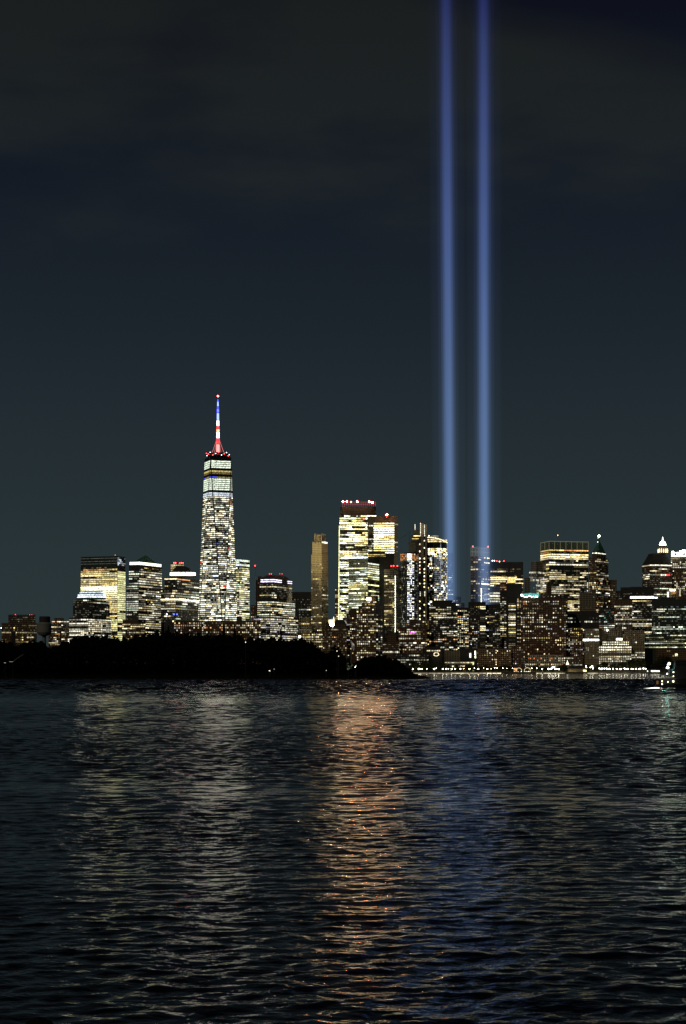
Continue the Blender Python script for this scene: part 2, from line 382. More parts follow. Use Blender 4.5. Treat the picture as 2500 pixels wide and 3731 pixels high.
def build_water():
    WV = wave_field(); Vs, Fs, Ls, base = [], [], [], 0
    for y0, y1, dy, nc, lmin, lmax, peak in ((22.0, 92.0, .11, 1150, .5, 3.6, 1.15), (91.0, 240.0, .25, 820, 1.1, 5.5, 2.1), (239.0, 560.0, .55, 720, 2.4, 9.0, 5.0), (558.0, 1412.0, 1.0, 860, 4.4, 15.0, 9.0)):
        nr = int(round((y1 - y0) / dy)) + 1; ys = np.linspace(y0, y1, nr); us = np.linspace(-.30, .30, nc)
        Y, U = np.meshgrid(ys, us, indexing='ij'); X = U * (Y + 120); Z = np.zeros_like(X)
        use = [w for w in WV if lmin <= w[0] <= lmax]
        wts = [w[2] * (1 if w[0] < peak else (peak / w[0]) ** .7) for w in use]; nrm = WGEO * math.sqrt(2 / sum(q * q for q in wts))
        for (lam, th, _, ph), q in zip(use, wts):
            k = 2 * math.pi / lam; sl_ = q * nrm; Z += sl_ / k * np.sin(k * (math.cos(th) * X + math.sin(th) * Y) + ph)
        LN = lanes_np(X, Y); Z *= LN; Ls.append(LN.ravel()); Z += .8 * np.maximum(Z, 0) ** 2       # crests a little sharper than troughs
        if y1 > 1000: Z *= np.clip((1412 - Y) / 60, 0, 1)
        Vs.append(np.stack([X, Y, Z], -1).reshape(-1, 3)); a = (np.arange(nr - 1)[:, None] * nc + np.arange(nc - 1)[None, :]).reshape(-1) + base
        Fs.append(np.stack([a, a + 1, a + nc + 1, a + nc], -1)); base += nr * nc
    xa, xb = .30 * 142, .30 * 1532; S = 60000      # the flat rest of the harbour
    ex = [[(-xa, 22, -.05), (-xb, 1412, -.05), (-S, 1412, -.05), (-S, 22, -.05)], [(xa, 22, -.05), (S, 22, -.05), (S, 1412, -.05), (xb, 1412, -.05)],
          [(-S, -3000, -.05), (S, -3000, -.05), (S, 22, -.05), (-S, 22, -.05)], [(-S, 1411.9, -.01), (S, 1411.9, -.01), (S, S, -.01), (-S, S, -.01)]]
    for q in ex:
        q = np.array(q, float); n_ = np.cross(q[1] - q[0], q[2] - q[0]); q = q if n_[2] > 0 else q[::-1]
        Vs.append(q); Ls.append(np.full(4, 2.0)); Fs.append(np.arange(4)[None, :] + base); base += 4
    V = np.concatenate(Vs).astype(np.float32); Fq = np.concatenate(Fs).astype(np.int32)
    me = bpy.data.meshes.new('water'); me.vertices.add(len(V)); me.vertices.foreach_set('co', V.ravel())
    me.loops.add(Fq.size); me.loops.foreach_set('vertex_index', Fq.ravel()); me.polygons.add(len(Fq))
    me.polygons.foreach_set('loop_start', np.arange(0, Fq.size, 4, dtype=np.int32)); me.polygons.foreach_set('use_smooth', np.ones(len(Fq), dtype=bool))
    me.materials.append(water_mat()); me.update(calc_edges=True)
    at = me.attributes.new('ripple', 'FLOAT', 'POINT'); at.data.foreach_set('value', np.concatenate(Ls).astype(np.float32))
    o = bpy.data.objects.new('water', me); col.objects.link(o); tag(o, 'dark rippling harbour water', 'water', kind='structure')
build_water()

M_land = pbsdf('dark soil and paving', (.05, .048, .042), .95, noise=(.05, .4))
SHORE = 3285
m = MB(); m.prism([(-6000, SHORE), (6000, SHORE), (9000, 40000), (-9000, 40000)], -3, LAND)
tag(m.build('ground', M_land), 'dark city ground behind the sea wall', 'ground', kind='structure')

# ------------------------------------------------------------ light beams: scattered light put in as glowing volumes
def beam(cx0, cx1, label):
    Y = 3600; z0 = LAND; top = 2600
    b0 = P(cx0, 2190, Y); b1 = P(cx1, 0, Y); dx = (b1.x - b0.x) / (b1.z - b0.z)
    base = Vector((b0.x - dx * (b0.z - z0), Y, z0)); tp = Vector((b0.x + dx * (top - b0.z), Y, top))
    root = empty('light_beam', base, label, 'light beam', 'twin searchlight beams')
    for name, r0, r1, k in (('beam_core', 7, 7, .22), ('beam_core', 11, 11, .33), ('beam_halo', 15.5, 15.5, .25), ('beam_halo', 22, 23, .11), ('beam_halo', 36, 40, .05)):  # nested glowing shells shape the beam's soft edge
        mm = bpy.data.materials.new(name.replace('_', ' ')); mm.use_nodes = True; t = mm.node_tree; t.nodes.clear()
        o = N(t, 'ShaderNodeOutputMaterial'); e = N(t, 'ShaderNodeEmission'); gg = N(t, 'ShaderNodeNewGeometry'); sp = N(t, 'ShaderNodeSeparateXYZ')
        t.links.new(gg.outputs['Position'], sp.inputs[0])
        zz = math_(t, 'DIVIDE', sp.outputs['Z'], 2600.0, clamp=True)          # fade of the scattered light with height, put into the glow colour
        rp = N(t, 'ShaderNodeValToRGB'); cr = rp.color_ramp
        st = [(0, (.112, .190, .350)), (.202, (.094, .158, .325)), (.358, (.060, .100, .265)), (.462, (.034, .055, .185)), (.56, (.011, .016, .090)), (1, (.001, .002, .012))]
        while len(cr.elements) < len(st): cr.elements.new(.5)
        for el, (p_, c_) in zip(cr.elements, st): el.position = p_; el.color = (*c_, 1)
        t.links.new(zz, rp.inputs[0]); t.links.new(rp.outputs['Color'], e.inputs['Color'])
        nz = N(t, 'ShaderNodeTexNoise'); nz.inputs['Scale'].default_value = 1.0; nz.inputs['Detail'].default_value = 3; mpb = N(t, 'ShaderNodeMapping'); mpb.inputs['Scale'].default_value = (.16, .16, .0022); t.links.new(gg.outputs['Position'], mpb.inputs[0]); t.links.new(mpb.outputs[0], nz.inputs['Vector'])   # hazy streaks painted into the glow
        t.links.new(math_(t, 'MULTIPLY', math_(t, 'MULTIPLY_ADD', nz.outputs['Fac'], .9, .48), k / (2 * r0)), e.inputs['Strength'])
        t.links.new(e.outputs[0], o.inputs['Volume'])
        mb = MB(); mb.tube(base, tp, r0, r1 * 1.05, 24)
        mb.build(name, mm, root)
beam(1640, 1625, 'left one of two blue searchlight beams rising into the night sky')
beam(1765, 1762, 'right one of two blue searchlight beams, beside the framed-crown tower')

# ------------------------------------------------------------ Manhattan skyline, left to right
Bn = Bld
b = Bn('apartment_block', 'low wide brown block with red roof lights at far left of skyline', 3420, [(8, None, 132, 2270), (32, None, 128, 2240)], 'brown')
b.win(0, 'F', 2275, 2352, 9, 6, .22, .12, .4, .7, WARM, LEV).win(1, 'F', 2246, 2268, 8, 6, .05, 0, .5, .3)
for x, y in ((56, 2240), (108, 2241), (116, 2241)): b.beacon(x, y, 1.0, 'r', 5, mast=3)
b.beacon(5, 2288, 1.4, 'p', 10, mast=5); b.done()
b = Bn('apartment_block', 'brown block with bright scattered windows right of the water tower', 3400, [(178, None, 252, 2275), (198, None, 232, 2252)], 'brown')
b.win(0, 'F', 2262, 2352, 6.5, 6, .38, .08, .3, .5, HOME, LEV).done()

b = Bn('office_tower', 'tall yellow-lit glass tower with dark banded crown and glassy corner', 3520, [(294, 428, 457, 2062), (295, 428, 457, 2026)], 'green', th=20, depth=30)
for y0, y1, p, lv, pl in ((2064, 2078, .6, LEV, [('y', 2), ('o', 1)]), (2078, 2135, .86, [(.4, 1), (.75, 3), (1.2, 2)], [('y', 4), ('w', 2), ('L', 1)])):
    b.win(0, 'F', y0, y1, 7.6, 9.5, p, .2, .05, .8, pl, lv, .72, .85, True, 4)
b.win(0, 'F', 2135, 2166, 7.6, 9.5, .95, .5, 0, .9, [('n', 3), ('L', 1)], [(1.6, 1), (2.6, 2)], .75, .92, True, 9)
b.win(0, 'F', 2166, 2338, 7.6, 9.5, .85, .2, .05, .8, [('y', 3), ('L', 3), ('w', 1)], [(.4, 1), (.75, 3), (1.2, 2)], .72, .88, True, 4)
b.win(0, 'S', 2080, 2338, 7.6, 7, .96, .5, 0, .9, [('L', 5), ('w', 1)], [(.6, 2), (.85, 3), (1.3, 1)], .75, .93, True, 5)
for y in (2033, 2044, 2053): b.strip(1, 'F', y, 1.5, 'g', .10)
b.win(1, 'S', 2030, 2060, 6, 5, .5, .1, 0, .4, [('c', 1)], [(.3, 1), (1.0, 1)], .7, .8, False)
b.beacon(420, 2022, .9, 'o', 3, mast=2); b.done()
b = Bn('office_tower', 'dark stepped tower with three bright rim bands in front of the yellow tower', 3345,
       [(252, 322, 405, 2250), (266, 325, 400, 2198), (276, 326, 396, 2184)], 'dark', th=24, depth=30)
b.win(0, 'F', 2254, 2345, 7.2, 7, .78, .35, .1, .85, [('n', 3), ('w', 3)], BRT, .6, .75, True, 4)
b.win(0, 'S', 2254, 2345, 7.2, 6.5, .7, .25, .15, .7, [('n', 4), ('w', 2)], BRT, .6, .7, False)
b.win(1, 'F', 2200, 2250, 7.2, 7, .06, 0, .6).win(1, 'S', 2205, 2250, 7, 6.5, .3, 0, .3, .6, HOME, LEV, .6, .7, False)
b.win(1, 'F', 2184, 2198, 7, 7, .5, .3, .1, .8).win(1, 'S', 2184, 2198, 7, 7, .5, .3, .1, .8)
mb = MB(); Yd = 3352; c0 = P(335, 2184, Yd + 22); s_ = Yd / F
mb.lathe(c0, [(52 * s_, 0), (51 * s_, 6 * s_), (46 * s_, 8 * s_), (44 * s_, 20 * s_), (30 * s_, 27 * s_), (8 * s_, 31 * s_)], 24, sy=.45)
mb.build('dome', M_copper, b.root)
for y, w, l in ((2176, 54, 2.2), (2168.5, 52, 1.8), (2160, 46, 1.0), (2155, 40, .4)):
    mb = MB(); mb.lathe(P(335, y + 1.6, Yd + 22), [(w * s_, 0), (w * s_, 3.2 * s_)], 24, sy=.45); mb.build('light_ring', light_mat('p' if y > 2170 else 'c', l), b.root)
b.done()
b = Bn('low_building', 'low warm-lit block between the yellow tower and the two conical trees', 3320, [(446, None, 530, 2268), (448, None, 500, 2258)], 'brown')
b.win(0, 'F', 2272, 2345, 7, 6, .55, .15, .2, .6, WARM, LEV, .55, .7, True, 4).done()

b = Bn('office_tower', 'office tower with pyramid roof over one bright white band', 3430, [(461, 505, 592, 2130), (470, 507, 590, 2060)], 'dark', th=24, depth=34)
b.win(0, 'F', 2132, 2330, 8, 6, .72, .35, .15, .85, [('n', 4), ('g', 2)], BRT, .48, .8, True, 6)
b.win(0, 'S', 2132, 2330, 8, 6, .75, .3, .1, .8, [('n', 4), ('w', 3), ('y', 1)], LEV, .5, .78, True, 5)
b.win(1, 'F', 2078, 2130, 8, 6, .8, .5, .05, .85, [('n', 3), ('g', 2)], BRT, .48, .8)
b.win(1, 'S', 2078, 2130, 8, 6, .8, .4, .05, .85, [('n', 3), ('w', 2)], BRT, .5, .8)
b.win(1, 'S', 2064, 2078, 7, 6, .3, 0, 0, .5, WARM, DIM)
poly, z0, z1, Yk = b.tiers[1][:4]
cxm = sum((p for p in poly), Vector((0, 0))) / 4
ins = [cxm + (p - cxm) * .9 for p in poly]
mb = MB(); mb.prism(ins, z1, gz(2046, Yk)); mb.build('roof_drum', M_roof, b.root)
mb = MB(); mb.prism([cxm + (p - cxm) * .96 for p in poly], gz(2057, Yk), gz(2047, Yk)); mb.build('light_band', light_mat('n', 2.2), b.root)
mb = MB(); mb.prism([cxm + (p - cxm) * .72 for p in poly], gz(2046, Yk) + .01, gz(2018, Yk), top=[cxm + (p - cxm) * .04 for p in poly]); mb.build('pyramid_roof', M_copper, b.root)
b.done()

b = Bn('apartment_tower', 'warm-lit tower with red roof lights peeking behind the dome', 3720, [(622, None, 670, 2054)], 'brown')
b.win(0, 'F', 2056, 2100, 6, 6, .6, .1, .1, .6, WARM, BRT, .6, .75)
for x in (634, 640, 655, 661, 667): b.beacon(x, 2051, 1.1, 'r', 14, mast=2)
b.done()
b = Bn('office_tower', 'broad dark office tower with black dome over a bright white band', 3395,
       [(586, 640, 742, 2145), (600, 645, 730, 2104)], 'dark', th=22, depth=30)
b.win(0, 'F', 2148, 2268, 9, 6, .55, .15, .3, .8, OFFICE, LEV, .5, .8).win(0, 'S', 2148, 2268, 9, 6, .5, .15, .3, .75, OFFICE, LEV, .5, .75, True, 6)
for y in (2184,): b.strip(0, 'F', y, 4, 'w', 2.6); b.strip(0, 'S', y, 4, 'n', 2.8)
b.strip(1, 'S', 2110, 4, 'o', 1.0, 0, .55); b.strip(1, 'F', 2109, 4, 'w', 1.6)
b.win(1, 'F', 2116, 2146, 8, 6, .3, 0, .3, .7).win(1, 'S', 2114, 2146, 8, 6, .45, 0, .2, .6)
for x, c in ((608, 'c'), (634, 'b'), (645, 'b')):
    q = P(x, 2238, 3380); mb = MB(); mb.ball(q, 1.6); mb.build('coloured_light', light_mat(c, 5), b.root)
Yd = 3400; s_ = Yd / F; c0 = P(666, 2104, Yd + 18)
mb = MB(); mb.lathe(c0, [(47 * s_, 0), (47 * s_, 5 * s_)], 28, sy=.5); mb.build('drum', M_roof, b.root)
mb = MB(); mb.lathe(P(666, 2097, Yd + 18), [(47.5 * s_, 0), (47 * s_, 11 * s_)], 28, sy=.5); mb.build('light_band', light_mat('n', 2.2), b.root)
mb = MB(); mb.lathe(P(663, 2086, Yd + 18), [(36 * s_ * math.cos(t), 24 * s_ * math.sin(t)) for t in [i * math.pi / 16 for i in range(8)]] + [(1, 24.2 * s_)], 28, sy=.6); mb.build('dome', M_roof, b.root)
b.done()
b = Bn('apartment_block', 'brown apartment block of paired windows below the domed office tower', 3325, [(634, None, 742, 2262)], 'redbrick')
b.win(0, 'F', 2266, 2345, 8.5, 8, .45, 0, .15, .3, HOME, BRT, .55, .5, False).done()

# the tallest tower
def tallest_tower():
    Y = 3440; s = Y / F; root = empty('skyscraper', (gx(790, Y), Y + 28, LAND), 'tallest tapering glass skyscraper with red, white and blue lit spire', 'skyscraper')
    ang = R(-20); hs = 22.2; hb = 31; c = Vector((gx(790.5, Y), Y + 28))
    def sq(h, a): return [c + Vector((math.cos(a + R(225 + 90 * i)), math.sin(a + R(225 + 90 * i)))) * h * math.sqrt(2) for i in range(4)]
    T = sq(hs, -ang); T = sq(hs, R(20)); Bq = sq(hb, R(20) + R(45))           # Bq[i] lies under the middle between T[i] and T[i+1]
    zb, zt = 60, gz(1676, Y)
    m = MB(); m.prism(Bq, LAND, zb, cap=False)
    F_ = []
    for i in range(4):
        j = (i + 1) % 4; h = (i - 1) % 4
        # downward triangle T[i],T[i+1],Bq[i]; upward triangle Bq[i-1],Bq[i],T[i]
        F_.append(((T[i], zt), (T[j], zt), (Bq[i], zb))); F_.append(((Bq[h], zb), (Bq[i], zb), (T[i], zt)))
    for a_, b_, c_ in F_:
        pts = [(p[0][0], p[0][1], p[1]) for p in (a_, b_, c_)]
        nrm = (Vector(pts[1]) - Vector(pts[0])).cross(Vector(pts[2]) - Vector(pts[0])); mid = sum((Vector(p) for p in pts), Vector()) / 3 - Vector((c.x, c.y, 0)); mid.z = 0
        if nrm.dot(mid) < 0: pts.reverse()
        m.face(pts, 0, [(p[0], p[2]) for p in pts])
    m.face([(p.x, p.y, zt) for p in T], 0)
    m.build('glass_shaft', wall_mat('glass', 3, 3.9, .6), root)
    par = [c + (p - c) * .99 for p in T]
    m = MB(); m.prism(par, zt + .01, gz(1663, Y)); m.build('parapet', M_black, root)
    # bright corner mullions
    m = MB()
    for i in range(4):
        for p in (Bq[(i - 1) % 4], Bq[i]):
            a_ = Vector((p.x, p.y, zb)); b_ = Vector((T[i].x, T[i].y, zt)); m.tube(a_, b_, .45, .45, 6)
    m.build('corner_mullion', pbsdf('corner steel', (.10, .11, .11), .3, .5), root)
    wins = []
    nfl = round((2290 - 1676) / 7.35)
    vis = []
    for f in F_:
        p3 = [Vector((*q[0], q[1])) for q in f]; ctr = sum(p3, Vector()) / 3
        nr = Vector((ctr.x - c.x, ctr.y - c.y)).normalized()
        if nr.y < .75: vis.append((p3, nr))
    for i in range(nfl):
        y = 1679.5 + i * 7.35; z = gz(y, Y)
        base = rnd.gauss(.74, .14); mode = 'n'
        if i < 4: mode = 'full'
        elif i in (4, 7, 15): mode = 'none'
        elif i in (5, 6): mode = 'yellow'
        elif i == 8: mode = 'blue'
        elif 9 <= i <= 14: mode = 'full'
        elif i in (16, 17): mode = 'cool'
        elif 45 <= i <= 50: base = .8
        elif i in (57, 58, 66): base = .2
        elif 70 <= i: base = .85
        for p3, nr in vis:
            xs = []
            for a in range(3):
                p, q = p3[a], p3[(a + 1) % 3]
                if (p.z - z) * (q.z - z) < 0:
                    t = (z - p.z) / (q.z - p.z); xs.append(p.lerp(q, t))
            if len(xs) < 2 or (xs[0] - xs[1]).length < 3: continue
            a, b_ = xs
            if (b_ - a).x * -nr.y + (b_ - a).y * nr.x < 0: a, b_ = b_, a
            d = (b_ - a).xy; L = d.length; u = d / L; n2 = Vector((u.y, -u.x)); rz = math.atan2(u.y, u.x)
            bw = 3.3 if mode == 'n' else 10.5; nb = max(1, round((L - 1.6) / bw)); bw = (L - 1.6) / nb
            st = rnd.random() < base; j = 0; lit = []
            sh = nr.x > .5
            for _ in range(nb):
                if rnd.random() > .78: st = rnd.random() < base
                lit.append(st or mode != 'n')
            while j < nb:
                if not lit[j]:
                    q = a.xy + u * (.8 + (j + .5) * bw) + n2 * .25
                    if rnd.random() < .8: wins.append((q.x, q.y, z, bw * .85, 7.35 * s * .5, rz, (pick([('n', 2), ('g', 2), ('w', 1)]), pick([(.07, 1), (.14, 2), (.3, 1)]))))
                    j += 1; continue
                k = j + 1
                while mode == 'n' and k < nb and lit[k] and k - j < 4 and rnd.random() < .75: k += 1
                cc, lv, hf = pick([('n', 5), ('w', 3), ('g', 2), ('c', .5), ('r', .06), ('b', .08)]), pick([(.25, 1.4), (.65, 2.5), (1.25, 3), (2.5, 1.8)]), .5
                if mode == 'full': cc, lv, hf = 'g', (.42 if sh else 1.0), .68
                if mode == 'yellow': cc, lv, hf = 'y', (.15 if i == 6 else (.35 if sh else .6)), .8
                if mode == 'blue': cc, lv, hf = ('b' if j == 0 and not sh else 'y'), (1.1 if j == 0 and not sh else .3), .6
                if mode == 'cool': cc, lv, hf = 'c', (.5 if sh else .8), .8
                if mode != 'none':
                    q = a.xy + u * (.8 + (j + k) / 2 * bw) + n2 * .25
                    wins.append((q.x, q.y, z, (k - j) * bw * (.94 if mode != 'n' else .9), 7.35 * s * hf, rz, (cc, lv)))
                j = k
    class X: pass
    o = X(); o.wins = wins; o.root = root; Bld.done(o)
    # communications ring
    zc = gz(1662, Y); cc = (c.x, c.y)
    m = MB(); m.prism([c + (p - c) * .55 for p in T], zc + .01, zc + 3); m.build('roof_deck', M_black, root)
    for k, (r, y) in enumerate(((23, 1656), (22.5, 1651), (21.5, 1646))):
        m = MB(); z = gz(y, Y); m.lathe((c.x, c.y, z), [(r - 1.2, -.4), (r, -.4), (r, .4), (r - 1.2, .4)], 32)
        m.build('antenna_ring', M_metal, root)
    m = MB()
    for i in range(20):
        t = 2 * math.pi * i / 20; q = Vector((math.cos(t), math.sin(t), 0)); m.tube(Vector((c.x, c.y, zc)) + q * 22, Vector((c.x, c.y, gz(1645, Y))) + q * 21, .3, .3, 5)
    m.build('ring_lattice', M_metal, root)
    for i in range(12):
        t = math.pi + math.pi * (i + .5) / 12; cl = ('r', 8) if i % 2 == 0 else ('c', 5); y = (1646, 1656, 1651)[i % 3]
        m = MB(); m.ball((c.x + 23.6 * math.cos(t), c.y + 23.6 * math.sin(t), gz(y, Y)), .9 if cl[0] == 'r' else .8); m.build('ring_lamp', light_mat(*cl), root)
    segs = [(1658, 1645, 3.6, 3.6, 'r', 2), (1645, 1612, 3.5, 3.1, 'q', 2.4), (1612, 1604, 3.4, 4.0, 'r', 2.2), (1604, 1591, 4.2, 3.6, 'r', 1.6), (1591, 1567, 3.2, 3.0, 'p', 4.0), (1567, 1558, 3.1, 3.1, 'o', 3),
            (1558, 1546, 3.1, 2.8, 'r', 1.8), (1546, 1524, 2.6, 2.4, 'p', 4), (1524, 1497, 2.4, 2.2, 'B', 2.0), (1497, 1484, 2.1, 2.0, 'b', 5), (1484, 1474, 2.0, 2.0, 'b', 2), (1474, 1456, 1.8, 1.3, 'B', 2), (1456, 1447, 1.2, .8, 'b', 3)]
    m = MB()
    for y in (1612, 1591, 1567, 1546, 1524, 1497, 1474): m.lathe((c.x, c.y, gz(y, Y) - .6), [(4.3 - (1612 - y) * .012, 0), (4.3 - (1612 - y) * .012, 1.2)], 14)
    spire = m.build('spire', M_metal, root)
    for ya, yb, ra, rb, cl, lv in segs:
        m = MB(); m.tube((c.x, c.y, gz(ya, Y)), (c.x, c.y, gz(yb, Y) - .02), ra, rb, 12); m.build('spire_section', light_mat(cl, lv, var=False), spire)
    m = MB(); m.tube((c.x, c.y, gz(1447, Y)), (c.x, c.y, gz(1437, Y)), .5, .4, 6); m.build('spire_tip', M_metal, spire)
    m = MB(); m.ball((c.x, c.y, gz(1435, Y)), 1.9); m.build('beacon', light_mat('r', 30, True), root)
    for i in range(4):
        t = R(20 + 45 + 90 * i); q = Vector((math.cos(t), math.sin(t), 0))
        m = MB(); m.tube(Vector((c.x, c.y, gz(1648, Y))) + q * 15, Vector((c.x, c.y, gz(1600, Y))) + q * 4, .32, .32, 5); m.build('guy_cable', light_mat('q', 1.3, var=False), root)
tallest_tower()

b = Bn('office_tower', 'glass tower with pale green lit top right beside the tallest skyscraper', 3640, [(852, 872, 909, 2037)], 'green', th=30, depth=30)
b.win(0, 'B', 2038, 2062, 8, 10, 1, 1, 0, 1, [('g', 1), ('c', 1)], [(.8, 1), (1.1, 1)], .96, .96)
b.win(0, 'B', 2066, 2262, 7.5, 6, .8, .25, .05, .75, [('L', 3), ('n', 2), ('w', 2), ('g', 2)], [(.2, 1), (.5, 2), (1.0, 3), (2, 1)], .6, .85, True, 5).done()
b = Bn('low_building', 'long low dark block with white windows under the tallest skyscraper', 3330, [(744, None, 950, 2262), (862, None, 882, 2247)], 'brown')
b.win(0, 'F', 2266, 2350, 8, 7, .30, 0, .3, .4, HOME, BRT, .55, .6, False).done()
b = Bn('unfinished_tower', 'dim reddish unfinished tower between the pale glass tower and rounded-roof tower', 3700, [(933, None, 962, 2113), (940, None, 956, 2100)], 'redbrick')
b.win(0, 'F', 2120, 2200, 9, 6, .15, 0, .3, .3, [('o', 1)], DIM, .5, .6, False).done()
# its crane
cr_root = empty('tower_crane', (gx(931, 3690), 3690, LAND), 'thin tower crane with a red light beside the reddish unfinished tower', 'crane')
mb = MB(); q = P(931, 2068, 3690); mb.tube((q.x, q.y, LAND), q, .7, .7, 4); mb.build('mast', M_metal, cr_root)
mb = MB(); mb.tube(P(936, 2085, 3690), P(929, 2063, 3690), .45, .3, 4); mb.build('jib', M_metal, cr_root)
mb = MB(); mb.ball(P(929.5, 2061, 3690), 1.4); mb.build('beacon', light_mat('r', 6), cr_root)
b = Bn('apartment_tower', 'slim warm-lit block left of the rounded-roof tower', 3420, [(914, None, 940, 2205)], 'redbrick')
b.win(0, 'F', 2208, 2275, 6, 6, .4, 0, .2, .4, WARM, LEV, .55, .6, False).done()

b = Bn('office_tower', 'dark tower with rounded hip roof and two broken white light lines', 3375,
       [(925, 985, 1086, 2250), (938, 992, 1075, 2180), (946, 996, 1064, 2122)], 'dark', th=23, depth=30)
b.win(0, 'B', 2252, 2350, 7.6, 5.6, .78, .3, .1, .7, [('n', 4), ('w', 2), ('p', 1)], BRT, .55, .62, False)
b.win(1, 'F', 2190, 2250, 8, 5.6, .7, .3, .2, .8, OFFICE, BRT, .5, .75, True, 6).win(1, 'S', 2190, 2250, 8, 5.6, .7, .3, .2, .8, OFFICE, BRT, .5, .75, True, 6)
b.win(2, 'B', 2126, 2180, 8, 6, .22, .1, .4, .75, OFFICE, LEV, .5, .75, True, 5)
Yd = 3380; s_ = Yd / F
poly, z0, z1, Yk = b.tiers[2][:4]; cxm = sum((p for p in poly), Vector((0, 0))) / 4
mb = MB(); zz = z1 + .01
for k0, y0, k1, y1 in ((.95, None, .95, 2110), (.93, 2110, .84, 2103), (.84, 2103, .66, 2096), (.66, 2096, .6, 2094)):
    z_a = zz if y0 is None else gz(y0, Yk); mb.prism([cxm + (p - cxm) * k0 for p in poly], z_a, gz(y1, Yk), top=[cxm + (p - cxm) * k1 for p in poly])
mb.build('hip_roof', M_roof, b.root)
for y in (2112, 2119):
    b.strip(2, 'F', y, 3, 'p', 2, .1, 1, out=1.2); b.strip(2, 'S', y, 3, 'p', 2, 0, .42, out=1.2); b.strip(2, 'S', y, 3, 'p', 1.7, .75, .98, out=1.2)
for x in (982, 989, 1020, 1028): b.beacon(x, 2091, .9, 'r', 4, Y=3395, mast=2)
b.done()
b = Bn('office_block', 'nearly unlit dark office block left of the beige floodlit tower', 3640, [(1060, None, 1136, 2157)], 'dark')
b.win(0, 'F', 2180, 2290, 9, 6, .12, .06, .6, .8, OFFICE, LEV, .45, .75).done()

# floodlit beige tower
b = Bn('stone_tower', 'slender beige floodlit stone tower with small arcaded crown', 3520,
       [(1128, 1172, 1198, 2250), (1134, 1172, 1196, 2020), (1138, 1172, 1194, 1972), (1146, 1172, 1187, 1950)], 'beige', th=30, depth=28, bay=3.4, floor=3.7, mortar=2.1)
b.win(1, 'F', 2040, 2250, 6.6, 5.2, .10, .10, .5, .5, [('w', 4), ('n', 3), ('y', 1)], LEV, .5, .6, False)
b.win(1, 'S', 2040, 2250, 6.6, 5, .10, .06, .5, .4, [('w', 4), ('y', 1)], LEV, .5, .6, False)
b.win(2, 'B', 1972, 1979, 7, 7, .6, 0, 0, .3, [('w', 1), ('y', 1)], [(2, 1), (4, 1)], .7, .6, False)
b.win(0, 'F', 2252, 2300, 6.6, 5.2, .2, .2, .2, .5, WARM, LEV, .5, .6, False)
poly, z0, z1, Yk = b.tiers[3][:4]
mb = MB()
for i in range(4):
    a_, c_ = poly[i], poly[(i + 1) % 4]
    for t in (0.02, .2, .4, .6, .8):
        q = a_.lerp(c_, t); mb.tube((q.x, q.y, z1), (q.x, q.y, z1 + 4), .5, .2, 5)
mb.build('pinnacles', pbsdf('pale limestone', (.46, .38, .22), .85, noise=(.2, .2)), b.root)
mb = MB()
for i in range(2):
    a_, c_ = poly[i], poly[i + 1]; d = (c_ - a_).normalized(); n_ = Vector((d.y, -d.x))
    for t in (.22, .5, .78): q = a_.lerp(c_, t) + n_ * .1; mb.box((q.x, q.y, gz(1960, Yk)), (2.2, .4, 9), math.atan2(d.y, d.x))
mb.build('arch_openings', M_black, b.root)
b.done()
b = Bn('stone_block', 'pale floodlit stone block at the foot of the beige tower', 3470, [(1083, None, 1176, 2306), (1090, None, 1135, 2250)], 'beige', bay=5, floor=5, mortar=2)
b.win(0, 'F', 2308, 2360, 8, 6.5, .6, .2, .1, .6, WARM, BRT, .5, .55, False).win(1, 'F', 2262, 2306, 8, 6.5, .2, 0, .3, .5, WARM, LEV).done()
def floodlight(px, py, Y, target, energy, size, label, colr=(1, .84, .45), glow=6, r=1.5, spot=True):
    q = P(px, py, Y); root = empty('floodlight', (q.x, q.y, q.z - 2.2), label, 'floodlight')
    mb = MB(); mb.box((q.x, q.y, q.z - 1.6), (.5, .5, 1.2)); mb.tube((q.x, q.y, q.z - 1.0), (q.x, q.y, q.z - .2), .2, .2, 6); mb.build('bracket', M_metal, root)
    mb = MB(); mb.lathe((q.x, q.y, q.z - .2), [(r * .5, 0), (r, .5), (r, 1.1), (r * .9, 1.2)], 12); mb.build('housing', M_metal, root)
    mb = MB(); mb.ball((q.x, q.y, q.z + r * .9 + 1.0), r, 8); mb.build('bulb', light_mat('n', glow), root)
    if spot:
        l = bpy.data.lights.new('floodlight_beam', 'SPOT'); l.energy = energy; l.color = colr; l.spot_size = size; l.spot_blend = .6; l.shadow_soft_size = 1.5
        o = bpy.data.objects.new('floodlight_beam', l); col.objects.link(o)
        o.location = (q.x, q.y - 2.5, q.z + 2.5); d = Vector(target) - Vector(o.location); o.rotation_euler = d.to_track_quat('-Z', 'Y').to_euler()
        o.parent = root; o.location = Vector(o.location) - Vector(root.location)
    return root
E = 1.2e7
floodlight(1092, 2326, 3400, P(1166, 2130, 3520), E, R(75), 'bright white floodlight aimed at the beige tower, above the trees', glow=9, r=2.6)
floodlight(1212, 2290, 3400, P(1166, 2050, 3520), E * .8, R(60), 'small added floodlight right of the beige tower', glow=3, r=.8)  # unseen lamp added to even out the light on the tower

b = Bn('apartment_tower', 'narrow sliver of a lit building left of the double-slab tower', 3720, [(1221, None, 1236, 2142)], 'brown')
b.win(0, 'F', 2146, 2262, 6.5, 4.5, .75, .1, .05, .4, WARM, LEV, .55, .6, False).done()

